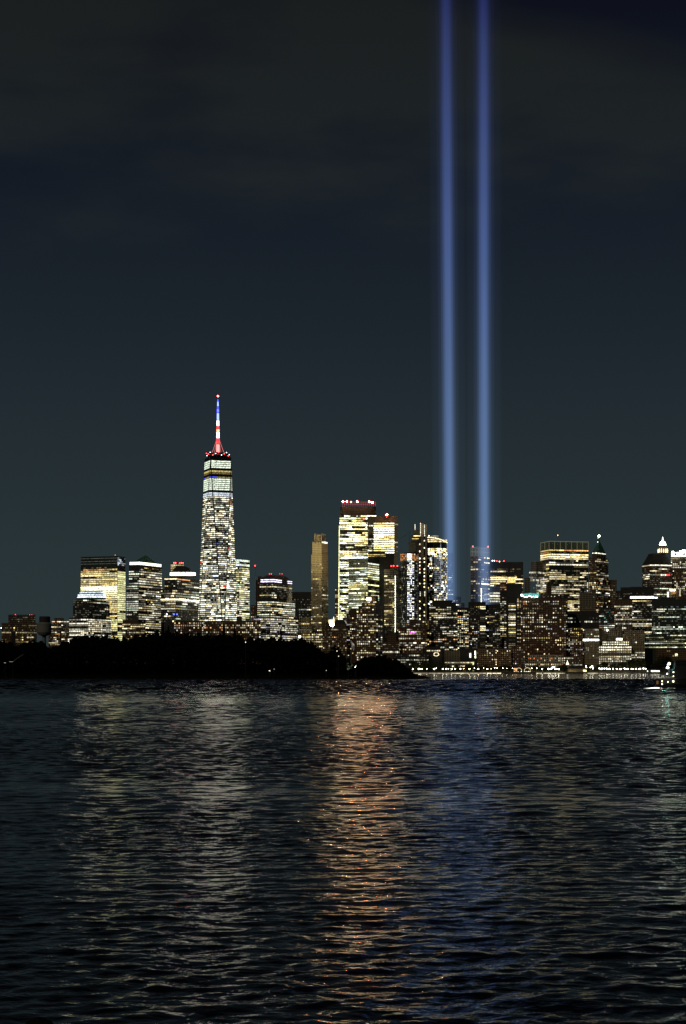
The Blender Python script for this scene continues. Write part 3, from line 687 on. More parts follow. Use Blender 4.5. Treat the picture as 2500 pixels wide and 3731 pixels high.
# double-slab bank headquarters
b = Bn('office_tower', 'tall bright office slab with red-lit roof rail, taller of two joined slabs', 3600, [(1236, 1237.5, 1371, 1876), (1240, 1241.5, 1370, 1845)], 'glass', th=4, depth=30, side='L')
for y0, y1, p in ((1876, 1910, .55), (1910, 1945, .75), (1945, 1952, .1), (1952, 1975, .85), (1975, 1998, .25), (1998, 2038, .95)):
    b.win(0, 'F', y0, y1, 7.6, 5.5, p, .3, .08, .8, [('n', 3), ('y', 2), ('L', 3), ('w', 1)], [(.3, 1), (.9, 2), (2.0, 3), (3.6, 1.6)], .62, .9)
b.win(0, 'F', 2038, 2275, 7.6, 5.5, .75, .2, .1, .8, [('L', 4), ('n', 3), ('g', 2)], [(.3, 1), (.9, 2), (2.0, 3), (3.6, 1.6)], .6, .9, u1=.3)
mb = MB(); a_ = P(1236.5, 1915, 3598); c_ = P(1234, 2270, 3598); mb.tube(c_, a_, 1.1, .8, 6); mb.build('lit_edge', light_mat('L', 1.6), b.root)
q0, q1 = gx(1248, 3604), gx(1369, 3604)
mb = MB()
for z in (gz(1829, 3604), gz(1837, 3604)): mb.tube((q0, 3604, z), (q1, 3606, z), .35, .35, 5)
mb.build('roof_rail', light_mat('r', .6, var=False), b.root)
mb = MB()
for i in range(17):
    x = q0 + (q1 - q0) * i / 16; mb.tube((x, 3604.4, gz(1845, 3604)), (x, 3604.4, gz(1829, 3604)), .3, .3, 5)
mb.build('rail_posts', light_mat('p', .22, var=False), b.root)
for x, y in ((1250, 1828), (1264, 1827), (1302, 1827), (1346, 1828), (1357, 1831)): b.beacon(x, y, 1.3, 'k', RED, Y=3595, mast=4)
b.beacon(1279, 1829, 1.6, 'o', 12, Y=3601, mast=4); b.beacon(1326, 1891, 1.5, 'r', 14, Y=3598, mast=0); b.done()
b = Bn('office_tower', 'bright banded office slab with one red roof light, shorter of two joined slabs', 3585, [(1340, None, 1450, 1881)], 'dark', depth=40)
b.win(0, 'F', 1903, 2018, 8.1, 5.5, .93, .8, 0, .9, [('n', 4), ('y', 2)], [(1.2, 1), (2.4, 3), (3.6, 1)], .55, .92, True, 9, u0=.20, u1=.88)
b.win(0, 'F', 1903, 2018, 8.1, 5.5, .25, .1, .3, .6, [('n', 4), ('y', 2)], BRT, .6, .9, True, 4, u0=0, u1=.19)
b.win(0, 'F', 1903, 2018, 16, 5.5, .5, .1, .3, .8, [('n', 4)], BRT, .3, .9, True, 4, u0=.88, u1=1)
b.win(0, 'F', 2018, 2030, 8, 5.5, .6, 0, 0, .9, [('y', 1), ('w', 1)], LEV, .5, .9, u1=.6)
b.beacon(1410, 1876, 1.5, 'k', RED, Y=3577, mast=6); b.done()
b = Bn('office_block', 'green glass block with dark top below the two joined slabs', 3530, [(1270, 1340, 1405, 2030)], 'green', th=24, depth=34)
b.strip(0, 'F', 2031, 4, 'c', 4, name='roof_light')
b.win(0, 'F', 2048, 2066, 8, 6, .3, 0, .2, .6, [('n', 1)], LEV, .4).win(0, 'S', 2048, 2066, 8, 6, .7, .4, 0, .7, OFFICE, BRT, .5, u1=.9)
b.win(0, 'F', 2066, 2300, 7.6, 6, .72, .25, .08, .8, [('L', 4), ('n', 2), ('g', 3), ('y', 1)], [(.2, 1), (.5, 3), (1.1, 3), (2.2, 1.5)], .55, .88)
b.win(0, 'S', 2066, 2300, 7.6, 6, .75, .3, .08, .8, [('L', 3), ('n', 3), ('g', 2)], [(.2, 1), (.5, 3), (1.1, 3), (2.2, 1.5)], .55, .88).done()

b = Bn('stone_tower', 'olive stone tower with a vertical line of white lights', 3490, [(1400, 1436, 1462, 2074), (1424, 1440, 1456, 2064)], 'stone', th=26, depth=26)
b.win(0, 'F', 2095, 2300, 7, 6, .5, .1, .25, .6, [('y', 3), ('w', 2)], LEV, .55, .7, True, 4).win(0, 'S', 2095, 2300, 8, 6, .2, 0, .3, .5, WARM, LEV, .5, .6, False, u0=.4)
for i in range(34):
    y = 2100 + i * 6.1; q = P(1440.5, y, 3478); mb = MB(); mb.ball(q, 1.0, 6); mb.build('facade_lamp', light_mat('n', 5), b.root)
for x in (1426, 1434, 1448): b.beacon(x, 2062, 1.3, 'r', 8, mast=2)
b.done()

# cylinder with bright ribs
def round_tower():
    Y = 3510; s = Y / F; root = empty('round_tower', (gx(1493, Y), Y + 20, LAND), 'round-fronted glass tower with vertical strings of white light and orange-lit top', 'tower')
    c = (gx(1493, Y), Y + 20); r = 33.5 * s; zt = gz(2014, Y); n = 24
    pts = [Vector((c[0] + r * math.cos(2 * math.pi * i / n), c[1] + r * .8 * math.sin(2 * math.pi * i / n))) for i in range(n)]
    m = MB(); m.prism(pts, LAND, zt); m.build('glass_shaft', wall_mat('green', 3, 3.9, .5), root)
    wins = []
    class X: pass
    o = X(); o.wins = wins; o.root = root
    for i in range(n):
        a, b_ = pts[i], pts[(i + 1) % n]
        if (a + b_).y / 2 > c[1] - 3: continue
        fx = ((a + b_).x / 2 - c[0]) / r
        rows(o, a, b_, gz(2042, Y), gz(2016, Y), 4, 2, .9, 1, 0, 1, [('o', 3), ('k', 1), ('n', 1)] if abs(fx) > .35 else [('c', 1), ('n', 1)], [(.25, 2), (.7, 1)] if abs(fx) > .35 else [(2, 1), (4, 1)], .7, .7, False, 1)
        if abs(fx - .1) < .42: rows(o, a, b_, gz(2285, Y), gz(2042, Y), 36, 2, .9 if abs(fx - .1) < .25 else .6, .2, .1, .8, [('p', 2), ('c', 2), ('n', 3)], [(.6, 1), (2, 2), (4, 2)], .6, .45, False, 1)
        else: rows(o, a, b_, gz(2285, Y), gz(2042, Y), 36, 2, .25, .0, .2, .5, [('g', 2), ('n', 1)], [(.15, 2), (.5, 1)], .6, .35, False, 1)
    Bld.done(o)
    m = MB()
    for i in range(n):
        if pts[i].y < c[1]: m.tube((pts[i].x, pts[i].y, LAND), (pts[i].x, pts[i].y, gz(2040, Y)), .35, .35, 4)
    m.build('vertical_ribs', M_metal, root)
    m = MB(); m.lathe((c[0], c[1], zt - 1), [(r + .6, 0), (r + .6, 2)], 32, sy=.8); m.build('cornice', M_roof, root)
round_tower()

b = Bn('fin_tower', 'slim dark tower with tall pale fins lit white at the top', 3560, [(1489, None, 1560, 1975), (1498, None, 1558, 1950), (1507, None, 1556, 1930)], 'dark', depth=24)
Yf = 3552
for x0, x1, y in ((1534, 1544, 1908), (1549, 1556, 1910)):
    mb = MB(); mb.prism(footprint(x0, None, x1, Yf, 0, 10, 'R'), LAND, gz(y, Yf)); mb.build('fin', pbsdf('pale brown stone', (.34, .29, .22), .85, noise=(.05, .2)), b.root)
for x, y0, y1, lv in ((1512.5, 1910, 1931, 1.6), (1532.5, 1909, 1953, 1.6), (1547, 1912, 1953, 1.4), (1531.5, 2155, 2172, 1.2), (1548, 2155, 2172, 1.6)):
    mb = MB(); mb.tube(P(x, y1, Yf - 1), P(x, y0, Yf - 1), .55, .55, 6); mb.build('fin_light', light_mat('n', lv), b.root)
b.strip(1, 'F', 1952.5, 3.5, 'y', 2.2, .15, .55, 'ledge_light'); b.strip(0, 'F', 1963, 2.5, 'y', .9, .18, .52, 'ledge_light'); b.strip(1, 'F', 1952, 3, 'n', 3, .8, .9, 'ledge_light')
for y in range(1970, 2300, 13):
    for x in (1530, 1546.5):
        if rnd.random() < .55:
            mb = MB(); mb.box(P(x, y, Yf + 1), (2.0, 3.2, 2.6)); mb.build('window', light_mat(pick(HOME), pick([(2, 1), (4, 1)])), b.root)
b.beacon(1532.5, 1907, .8, 'o', 6, Y=Yf, mast=1); b.beacon(1563, 1952, 1.2, 'n', 5, Y=Yf, mast=3); b.done()
# crane cable arm between slab and fin tower
cr2 = empty('tower_crane', (gx(1492, 3620), 3620, LAND), 'thin dark crane jib reaching left from the fin tower', 'crane')
mb = MB(); mb.tube((gx(1492, 3620), 3620, LAND), P(1492, 1930, 3620), .8, .8, 4); mb.build('mast', M_metal, cr2)
mb = MB(); mb.tube(P(1500, 1938, 3619), P(1452, 1965, 3619), .4, .3, 4); mb.build('jib', M_metal, cr2)

def curved_tower():
    Y = 3570; s = Y / F; root = empty('curved_tower', (gx(1594, Y), Y + 22, LAND), 'curved glass tower with bluish floor lines and a slanted bright rim', 'tower')
    c = (gx(1592, Y), Y + 22); r = 40 * s; n = 28
    pts = [Vector((c[0] + r * math.cos(2 * math.pi * i / n), c[1] + r * .75 * math.sin(2 * math.pi * i / n))) for i in range(n)]
    def top(p): t = (p.x - (c[0] - r)) / (2 * r); return gz(1957 + 19 * t * t, Y)
    m = MB()
    for i in range(n):
        a, b_ = pts[i], pts[(i + 1) % n]; m.face([(a.x, a.y, LAND), (b_.x, b_.y, LAND), (b_.x, b_.y, top(b_)), (a.x, a.y, top(a))], 0, [(0, 0), (8, 0), (8, 250), (0, 250)])
    m.build('glass_shaft', wall_mat('glass', 4, 3.9, .4), root)
    m = MB(); m.face([(c[0] + (p.x - c[0]) * .98, c[1] + (p.y - c[1]) * .98, top(p) - 3) for p in pts]); m.build('roof', M_roof, root)
    m = MB()
    for i in range(n):
        a, b_ = pts[i], pts[(i + 1) % n]; m.tube((a.x, a.y, top(a) + .4), (b_.x, b_.y, top(b_) + .4), .8, .8, 6)
    m.build('rim_light', light_mat('w', 2.4), root)
    m = MB(); 
    for k in range(4):
        q = P(1572 + 8 * k, 1953, Y + 20); m.tube(P(1572 + 8 * k, 1960, Y + 20), q, .4, .4, 5)
    m.tube(P(1570, 1953, Y + 20), P(1598, 1953, Y + 20), .4, .4, 5); m.build('roof_frame', light_mat('w', .8), root)
    wins = []
    class X: pass
    o = X(); o.wins = wins; o.root = root
    for i in range(n):
        a, b_ = pts[i], pts[(i + 1) % n]
        if (a + b_).y / 2 > c[1] - 2: continue
        fx = ((a + b_).x / 2 - c[0]) / r; k = 1.0 if fx > -.1 else .25
        rows(o, a, b_, gz(1975, Y), gz(1964, Y) if fx > .2 else gz(1962, Y), 2, 2, .95, 1, 0, 1, [('y', 2), ('w', 1)], [(.5, 1), (1.3, 1)], .8, .9, True, 9)
        rows(o, a, b_, gz(2022, Y), gz(1996, Y), 4, 2, .9 if fx > -.6 else .4, .5, .1, .9, [('y', 2), ('w', 1), ('n', 1)], [(.8, 1), (2, 1), (4, 1)], .7, .95, True, 9)
        rows(o, a, b_, gz(2210, Y), gz(2022, Y), 26, 2, .33 if fx > -.7 else .08, .0, .15, .5, [('w', 2), ('y', 2), ('c', 2), ('n', 1)], [(.4, 2), (1.2, 2), (3, 1)], .66, .9, True, 3)
    Bld.done(o)
    m = MB()
    for k in range(27):
        z = gz(2022 + k * 7.2, Y)
        for i in range(n):
            a, b_ = pts[i], pts[(i + 1) % n]
            if (a + b_).y / 2 < c[1] and ((a + b_).x / 2 - c[0]) / r > -.15: m.box(((a.x + b_.x) / 2, (a.y + b_.y) / 2 - .4, z), ((b_ - a).length, .5, .8), math.atan2(b_.y - a.y, b_.x - a.x))
    m.build('floor_lines', light_mat('c', .32), root)
    m = MB()
    for x in (1606, 1630): m.tube(P(x, 2200, Y - (4 if x < 1620 else -18)), P(x, 1980, Y - (4 if x < 1620 else -18)), .5, .5, 5)
    m.build('vertical_lines', light_mat('c', .4), root)
curved_tower()

b = Bn('office_tower', 'blue-tinted tower seen through the left light beam, behind the curved tower', 3730, [(1618, None, 1651, 2014)], 'glass')
b.win(0, 'F', 2040, 2200, 7.5, 6, .28, .15, .3, .8, [('c', 3), ('n', 2)], LEV, .5, .9).done()
b = Bn('stone_tower', 'pale narrow stone tower where the left light beam ends', 3640, [(1650, 1680, 1693, 2196), (1652, 1668, 1680, 2173)], 'grey', th=30, depth=20)
b.win(0, 'F', 2200, 2300, 7.5, 6, .35, 0, .2, .4, WARM, LEV, .5, .6, False).win(1, 'F', 2186, 2192, 6, 6, .6, 0, 0, .3, [('n', 1)], BRT).done()
b = Bn('unfinished_tower', 'slim tower with open framed crown and two red corner lights at the right beam', 3720, [(1715, 1743, 1784, 2026)], 'brown', th=35, depth=28)
poly, z0, z1, Yk = b.tiers[0][:4]
mb = MB()
for i in range(4):
    a_, c_ = poly[i], poly[(i + 1) % 4]; nn = 7
    for k in range(nn):
        q = a_.lerp(c_, k / nn); mb.tube((q.x, q.y, z1), (q.x, q.y, gz(1993, Yk)), .32, .32, 4)
    for y in (1993, 2009): mb.tube((a_.x, a_.y, gz(y, Yk)), (c_.x, c_.y, gz(y, Yk)), .32, .32, 4)
mb.build('crown_frame', light_mat('n', .16, var=False), b.root)
b.win(0, 'B', 2026, 2200, 8.5, 9, .45, 0, .2, .4, [('w', 4), ('y', 2), ('n', 3)], LEV, .55, .7, True, 2)
for y in range(2145, 2195, 4):
    mb = MB(); mb.ball(P(1754, y, 3715), 1.0, 6); mb.build('facade_lamp', light_mat('n', 4), b.root)
b.beacon(1723, 1991, 1.4, 'r', 10, Y=3725, mast=0); b.beacon(1779, 1992, 1.3, 'r', 10, Y=3735, mast=0); b.done()
b = Bn('office_tower', 'wide black box-shaped tower with long yellow window rows behind the right beam', 3780, [(1780, None, 1906, 2048)], 'dark')
for y, p, lv in ((2074, .85, 2), (2082, .2, 1), (2098, .35, 1.5), (2104, .7, 2), (2111, .9, 2.4), (2119, .35, 1), (2126, .6, 2.4)):
    b.win(0, 'F', y - 3, y + 3, 6, 8, p, 0, 0, .85, [('y', 3), ('w', 2)], [(lv, 1), (lv * .6, 1)], .75, .95, True, 3, u0=.06)
b.win(0, 'F', 2130, 2200, 8, 7, .25, .1, .4, .7)
for x, y, c in ((1794, 2043, 'n'), (1801, 2043, 'n'), (1810, 2044, 'r'), (1836, 2044, 'r'), (1820, 2046, 'o')): b.beacon(x, y, 1.3, c, 7, mast=3)
b.done()
b = Bn('office_block', 'small block with bright white base windows where the right beam ends', 3680, [(1764, 1784, 1824, 2152), (1784, 1786, 1820, 2136)], 'grey', th=12, side='L')
b.win(0, 'F', 2156, 2196, 9.5, 7, .85, .4, 0, .85, [('n', 3), ('y', 1)], BRT, .6, .92, True, 5).win(0, 'S', 2160, 2196, 9, 6, .6, .2, 0, .6, [('n', 1), ('c', 1)], LEV, .6).done()
b = Bn('stone_tower', 'dark tower topped by a golden lit colonnaded lantern', 3650, [(1838, None, 1902, 2126), (1848, None, 1878, 2101)], 'brown')
b.win(0, 'F', 2130, 2200, 9, 9, .25, 0, .3, .4, WARM, LEV, .6, .5, False)
for i in range(6):
    x = 1851 + i * 5; q = P(x, 2113, 3651); mb = MB(); mb.box((q.x, q.y - .3, q.z), (1.9, .4, 12.5)); mb.build('lantern_window', light_mat('y', 1.3 + .5 * (i % 2)), b.root)
b.done()
b = Bn('stone_block', 'orange-lit gabled block below the golden lantern tower', 3640, [(1822, None, 1846, 2122)], 'brown')
b.win(0, 'F', 2128, 2160, 9, 7, .6, 0, .1, .5, [('o', 1), ('n', 1)], LEV).done()

b = Bn('stone_tower', 'stepped tan tower with rows of narrow windows left of the wide crown tower', 3660, [(1912, None, 1932, 2104), (1928, 1953, 1984, 2079), (1934, 1956, 1982, 2046)], 'stone', th=38, depth=28)
b.win(1, 'B', 2081, 2175, 9.5, 4.6, .55, .25, .25, .8, [('n', 4), ('w', 2), ('p', 1)], LEV, .66, .6, False).done()
b = Bn('office_tower', 'wide bright office tower with tall glass-framed crown and thin antenna', 3680, [(1970, 2001, 2144, 2001)], 'green', th=14, depth=34, side='L')
yr = 2001
for y0, y1, p, lv in ((2001, 2008, .9, [(.7, 1), (1.5, 1)]), (2008, 2016, .3, LEV), (2016, 2032, .9, [(1.4, 1), (2.2, 1)]), (2032, 2038, .6, BRT), (2038, 2046, .1, LEV), (2046, 2060, .75, [(.6, 1), (1.4, 2)]), (2060, 2075, .2, DIM), (2075, 2165, .62, LEV), (2165, 2235, .65, BRT)):
    pl = [('w', 4), ('y', 2), ('n', 2)] if y0 > 2010 else [('o', 2), ('y', 1)]
    b.win(0, 'F', y0, y1, 7.2, 7.5, p, .1, .1, .85, pl, lv, .62, .93, True, 6); b.win(0, 'S', y0, y1, 7.2, 5, p, .1, .1, .85, pl, lv, .62, .93, True, 6)
poly, z0, z1, Yk = b.tiers[0][:4]
m = MB(); c_ = sum((p for p in poly), Vector((0, 0))) / 4
m.prism([c_ + (p - c_) * .97 for p in poly], z1 + .01, gz(1975, Yk)); m.build('crown_screen', pbsdf('crown glass', (.16, .19, .15), .4), b.root)
m = MB()
for i in (0, 3):
    a_, e_ = (poly[0], poly[1]) if i == 0 else (poly[3], poly[0]); k_ = 7 if i == 0 else 2
    for k in range(k_ + 1):
        q = a_.lerp(e_, k / k_); m.tube((q.x, q.y, z1), (q.x, q.y, gz(1972, Yk)), .45, .45, 5)
    m.tube((a_.x, a_.y, gz(1972, Yk)), (e_.x, e_.y, gz(1972, Yk)), .6, .6, 5)
m.build('crown_frame', light_mat('L', .16, var=False), b.root)
m = MB(); q = P(2032, 1952, 3695); m.tube((q.x, q.y, z1), q, .5, .3, 5); m.build('antenna', M_metal, b.root); b.beacon(2032.5, 1950, 1.0, 'o', 6, Y=3695, mast=0)
b.done()
b = Bn('stone_tower', 'brown stepped tower with green pyramid roof and white light on its tip', 3640, [(2138, 2172, 2222, 2118), (2146, 2174, 2217, 2030), (2158, 2176, 2208, 2012)], 'brown', th=34, depth=30)
b.win(0, 'B', 2120, 2240, 7, 6.5, .28, .1, .3, .4, HOME, LEV, .55, .55, False).win(1, 'B', 2034, 2118, 7, 6, .25, .08, .35, .4, HOME, LEV, .55, .55, False).win(2, 'B', 2012, 2018, 6, 4, .7, 0, 0, .4, [('n', 1)], [(1.5, 1), (4, 1)], .5, .5, False)
poly, z0, z1, Yk = b.tiers[2][:4]; c_ = sum((p for p in poly), Vector((0, 0))) / 4
m = MB(); m.prism(poly, z1 + .01, gz(1985, Yk), top=[c_ + (p - c_) * .42 for p in poly]); m.prism([c_ + (p - c_) * .42 for p in poly], gz(1985, Yk) + .01, gz(1968, Yk), top=[c_ + (p - c_) * .1 for p in poly]); m.build('pyramid_roof', M_copper, b.root)
m = MB(); m.tube((c_.x, c_.y, gz(1968, Yk)), (c_.x, c_.y, gz(1951, Yk)), 1.2, .5, 6); m.build('finial', M_copper, b.root)
m = MB(); m.ball((c_.x, c_.y, gz(1950, Yk)), 2.6); m.build('beacon', light_mat('g', 8, True), b.root)
for y, r in ((1960, .7), (1975, .9)): b.beacon(2178 + (1975 - y) * .1, y, r, 'g', 4, Y=3640, mast=0)
b.done()
b = Bn('office_block', 'dim brown block on the right flank of the green pyramid-roofed tower', 3700, [(2216, None, 2247, 2113)], 'brown')
b.win(0, 'F', 2130, 2290, 8, 7, .15, 0, .4, .5, HOME, LEV, .5, .6, False).done()

# middle rank, centre and right
b = Bn('apartment_tower', 'dark apartment tower with stepped rounded top holding one big lit opening', 3400,
       [(1300, 1370, 1394, 2232), (1306, 1370, 1393, 2206), (1318, 1372, 1386, 2188), (1328, 1368, 1378, 2170)], 'brown', th=16, depth=24)
b.win(0, 'F', 2236, 2415, 8, 7, .36, .03, .12, .35, HOME, BRT, .55, .6, False).win(1, 'F', 2210, 2232, 8, 7, .3, 0, .1, .3, HOME, BRT, .55, .6, False).win(2, 'F', 2190, 2206, 7.5, 6, .55, 0, 0, .4, HOME, BRT, .55, .6, False)
b.win(0, 'S', 2236, 2415, 8, 7, .3, 0, .12, .35, HOME, BRT, .55, .6, False)
q = P(1344, 2183, 3399); mb = MB(); mb.box((q.x, q.y, q.z), (9, .6, 7)); mb.build('lit_opening', light_mat('w', 4), b.root)
b.beacon(1334, 2184, 1, 'w', 4, Y=3398, mast=0); b.done()
b = Bn('apartment_block', 'brown apartment block with arched top left of the stepped dark tower', 3420, [(1262, None, 1302, 2236), (1270, None, 1300, 2224), (1278, None, 1298, 2217)], 'redbrick')
b.win(0, 'F', 2240, 2400, 8, 7, .3, 0, .2, .3, HOME, BRT, .5, .55, False).done()
b = Bn('apartment_block', 'brown block with sloping mansard roof right of the beige tower', 3400, [(1176, None, 1264, 2300), (1186, None, 1262, 2272)], 'brown', cat='building')
b.win(0, 'F', 2302, 2420, 8, 7, .22, .04, .25, .4, WARM, LEV, .5, .55, False).win(1, 'F', 2290, 2298, 8, 7, .5, 0, 0, .4, WARM, LEV)
poly, z0, z1, Yk = b.tiers[1][:4]; c_ = sum((p for p in poly), Vector((0, 0))) / 4
m = MB(); m.prism(poly, z1 + .01, z1 + 8, top=[c_ + (p - c_) * .7 for p in poly]); m.build('mansard_roof', M_roof, b.root); b.done()
st = empty('steeple', (gx(1216, 3440), 3440, LAND), 'small white-lit steeple beside the double-slab tower', 'steeple')
m = MB(); q = P(1216, 2262, 3440); m.lathe((q.x, q.y, LAND), [(3, 0), (3, q.z - LAND - 3)], 8); m.build('tower_base', M_roof, st)
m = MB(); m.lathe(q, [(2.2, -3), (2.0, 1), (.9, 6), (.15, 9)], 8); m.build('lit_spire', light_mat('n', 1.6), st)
b = Bn('apartment_block', 'brown brick block with gabled roof and a row of arched windows by the stepped tower', 3390, [(1394, None, 1456, 2340), (1412, None, 1446, 2318)], 'brown')
b.win(0, 'F', 2370, 2382, 10, 5, .9, 0, 0, .9, [('n', 1)], BRT, .5, .6, False).win(0, 'F', 2345, 2366, 8, 7, .1, 0, .2, .4, WARM, LEV)
poly, z0, z1, Yk = b.tiers[1][:4]; m = MB(); c_ = sum((p for p in poly), Vector((0, 0))) / 4
m.prism(poly, z1 + .01, z1 + 5, top=[c_ + (p - c_) * .55 for p in poly]); m.build('gable_roof', M_roof, b.root); b.done()
b = Bn('apartment_block', 'brown apartment block with one magenta window', 3400, [(1452, None, 1556, 2284), (1478, None, 1552, 2268), (1490, None, 1520, 2256)], 'redbrick')
b.win(0, 'F', 2290, 2420, 8, 7.5, .42, .05, .15, .4, HOME, BRT, .55, .6, True, 2).win(1, 'F', 2272, 2284, 8, 7.5, .5, 0, .1, .4, HOME, BRT)
for x in (1496, 1507): mb = MB(); mb.box(P(x, 2306, 3399.6), (5, .5, 2.2)); mb.build('window', light_mat('m', 1.6), b.root)
b.done()
b = Bn('apartment_block', 'pale stone block below the fin tower, right of the magenta window', 3440, [(1528, None, 1570, 2258)], 'stone')
b.win(0, 'F', 2262, 2400, 8, 6, .4, 0, .2, .4, [('y', 2), ('w', 2), ('L', 1)], LEV, .55, .6, True, 3).done()
b = Bn('apartment_tower', 'dark apartment tower with jagged parapet under the curved tower', 3430, [(1564, None, 1668, 2206), (1576, None, 1662, 2195), (1580, None, 1648, 2187)], 'dark')
b.win(0, 'F', 2210, 2370, 7.2, 8, .42, .05, .15, .45, HOME, BRT, .55, .72, True, 3).done()
b = Bn('apartment_block', 'apartment block packed with square white windows between two dark towers', 3460, [(1660, None, 1716, 2214)], 'dark')
b.win(0, 'F', 2222, 2365, 7.2, 7, .66, .1, .1, .5, HOME, BRT, .6, .6, False).done()
b = Bn('apartment_tower', 'black slab tower with one column of wide orange-white windows', 3420, [(1707, None, 1770, 2193)], 'dark')
b.win(0, 'F', 2208, 2370, 6.6, 18, .5, .1, .2, .5, [('w', 3), ('n', 2), ('o', 1)], [(.6, 1), (1.4, 2)], .62, .92, True, 1, u0=.66)
b.win(0, 'F', 2208, 2370, 6.6, 7, .2, .03, .3, .4, HOME, BRT, .5, .6, False, u1=.64).done()
b = Bn('apartment_block', 'dark slab block with sparse lit balconies right of the orange window column', 3430, [(1768, None, 1824, 2203)], 'dark')
b.win(0, 'F', 2215, 2370, 7, 7, .22, .03, .2, .5, HOME, LEV, .5, .7, True, 3).done()
b = Bn('apartment_tower', 'dark tower with sloping roofline below the golden lantern tower', 3445, [(1822, None, 1852, 2160), (1824, None, 1850, 2152)], 'dark')
b.win(0, 'F', 2175, 2370, 7, 7, .4, .05, .15, .5, HOME, BRT, .5, .7, True, 3).done()
b = Bn('apartment_tower', 'dark tower with a column of wide warm windows left of the teal roof light', 3425, [(1846, None, 1902, 2130)], 'dark')
b.win(0, 'F', 2190, 2370, 7, 26, .6, .1, .2, .5, [('n', 2), ('w', 2), ('y', 1)], LEV, .55, .95, True, 1, u0=.12, u1=.6)
b.win(0, 'F', 2180, 2370, 7, 8, .4, .05, .2, .5, HOME, BRT, .5, .6, False, u0=.66).done()
b = Bn('apartment_tower', 'big dark brown apartment slab with a teal-lit curved roof terrace', 3400, [(1898, None, 2062, 2184), (1906, None, 2040, 2176)], 'redbrick')
b.win(0, 'F', 2188, 2420, 8.2, 8.5, .30, .02, .15, .3, HOME, BRT, .5, .5, False)
m = MB()
for i in range(10):
    t0, t1 = i / 10, (i + 1) / 10
    a_, c_ = P(1898 + 66 * t0, 2170 - 5 * math.sin(math.pi * t0), 3398), P(1898 + 66 * t1, 2170 - 5 * math.sin(math.pi * t1), 3398); mid = (a_ + c_) / 2
    m.box(mid, ((c_ - a_).length * 1.02, 1.2, 4.5), 0)
m.build('terrace_canopy', light_mat('t', .55), b.root)
for i in range(12):
    q = P(1901 + i * 5.2, 2172 + rnd.uniform(-1, 4), 3396.8); m = MB(); m.box(q, (2.0, .5, 2.4)); m.build('terrace_lamp', light_mat(pick([('c', 2), ('t', 1), ('n', 1)]), 4), b.root)
m = MB(); m.ball(P(1901, 2168, 3396), 2.2); m.build('terrace_lamp', light_mat('c', 6), b.root); b.done()
b = Bn('apartment_tower', 'dark gabled tower with dotted parapet lights in front of the wide crown tower', 3560, [(1985, 1995, 2036, 2166), (1990, 1996, 2010, 2130)], 'brown', th=12, side='L')
b.win(0, 'F', 2170, 2182, 8, 6, .5, 0, 0, .4, [('n', 1)], BRT, .5, .5, False)
poly, z0, z1, Yk = b.tiers[1][:4]; c_ = sum((p for p in poly), Vector((0, 0))) / 4
m = MB(); m.prism(poly, z1 + .01, gz(2118, Yk), top=[c_ + (p - c_) * .1 for p in poly]); m.build('gable_roof', M_roof, b.root); b.done()
b = Bn('apartment_block', 'dark block with white corner windows right of the big brown slab', 3420, [(2030, None, 2068, 2178)], 'dark')
b.win(0, 'F', 2182, 2420, 8, 8, .3, .03, .2, .4, HOME, BRT, .5, .6, True, 2).done()
b = Bn('office_block', 'blank olive stone block under the right half of the wide crown tower', 3560, [(2112, None, 2172, 2160)], 'stone')
b.win(0, 'F', 2164, 2250, 8, 6, .05, 0, .5, .4, HOME, DIM).done()
b = Bn('office_block', 'long black roofed block with one row of white windows', 3480, [(2064, None, 2182, 2232), (2074, None, 2170, 2226)], 'dark')
b.win(0, 'F', 2246, 2272, 11, 6, .4, 0, .2, .7, [('n', 1)], BRT, .4, .55, False).done()
b = Bn('apartment_block', 'dark red apartment block left of the pale ribbed stone block', 3415, [(2058, None, 2124, 2286)], 'redbrick')
b.win(0, 'F', 2288, 2425, 7, 7, .34, .06, .1, .45, HOME, LEV, .5, .5, False).done()
b = Bn('stone_block', 'pale ribbed stone block with one bright white band of windows', 3405, [(2122, 2184, 2212, 2300), (2124, 2182, 2206, 2290)], 'beige', th=30, depth=26, bay=3.0, floor=3.4, mortar=1.4)
b.win(0, 'F', 2327, 2336, 9, 5, 1, 1, 0, 1, [('n', 1), ('c', 1)], [(4, 1)], .75, .8, False).win(1, 'F', 2290, 2299, 9, 5, .7, 0, 0, .6, [('n', 1)], BRT, .55, .5, False).win(1, 'S', 2290, 2299, 9, 5, .8, 0, 0, .7, [('n', 1)], BRT, .55, .5, False)
b.win(0, 'F', 2300, 2400, 7, 6, .03, 0, .5, .3, [('n', 1)], BRT, .5, .5, False).done()
b = Bn('office_block', 'dark block with pink and green lit shop-like upper floors beneath the pyramid tower', 3470, [(2184, None, 2248, 2215)], 'dark')
b.win(0, 'F', 2220, 2290, 7, 6, .38, .1, .2, .6, [('n', 3), ('t', 1), ('k', 1), ('g', 2)], LEV, .5, .8, True, 4).done()
b = Bn('stone_block', 'brown stone block with two rows of tall white windows', 3460, [(2240, None, 2304, 2184)], 'brown')
b.win(0, 'F', 2206, 2300, 8, 5.4, .4, .15, .3, .75, [('n', 3), ('w', 1)], BRT, .6, .6, False).done()
b = Bn('office_tower', 'dark office block with bright white top band right of the brown stone block', 3560, [(2244, None, 2300, 2152), (2262, None, 2298, 2140)], 'dark', depth=20)
b.win(0, 'F', 2160, 2185, 8, 6, .1, 0, .5, .4).done()
b = Bn('office_tower', 'dark ribbed office tower with violet-white lit band, left of the greenish glass block', 3540, [(2298, None, 2382, 2138)], 'dark')
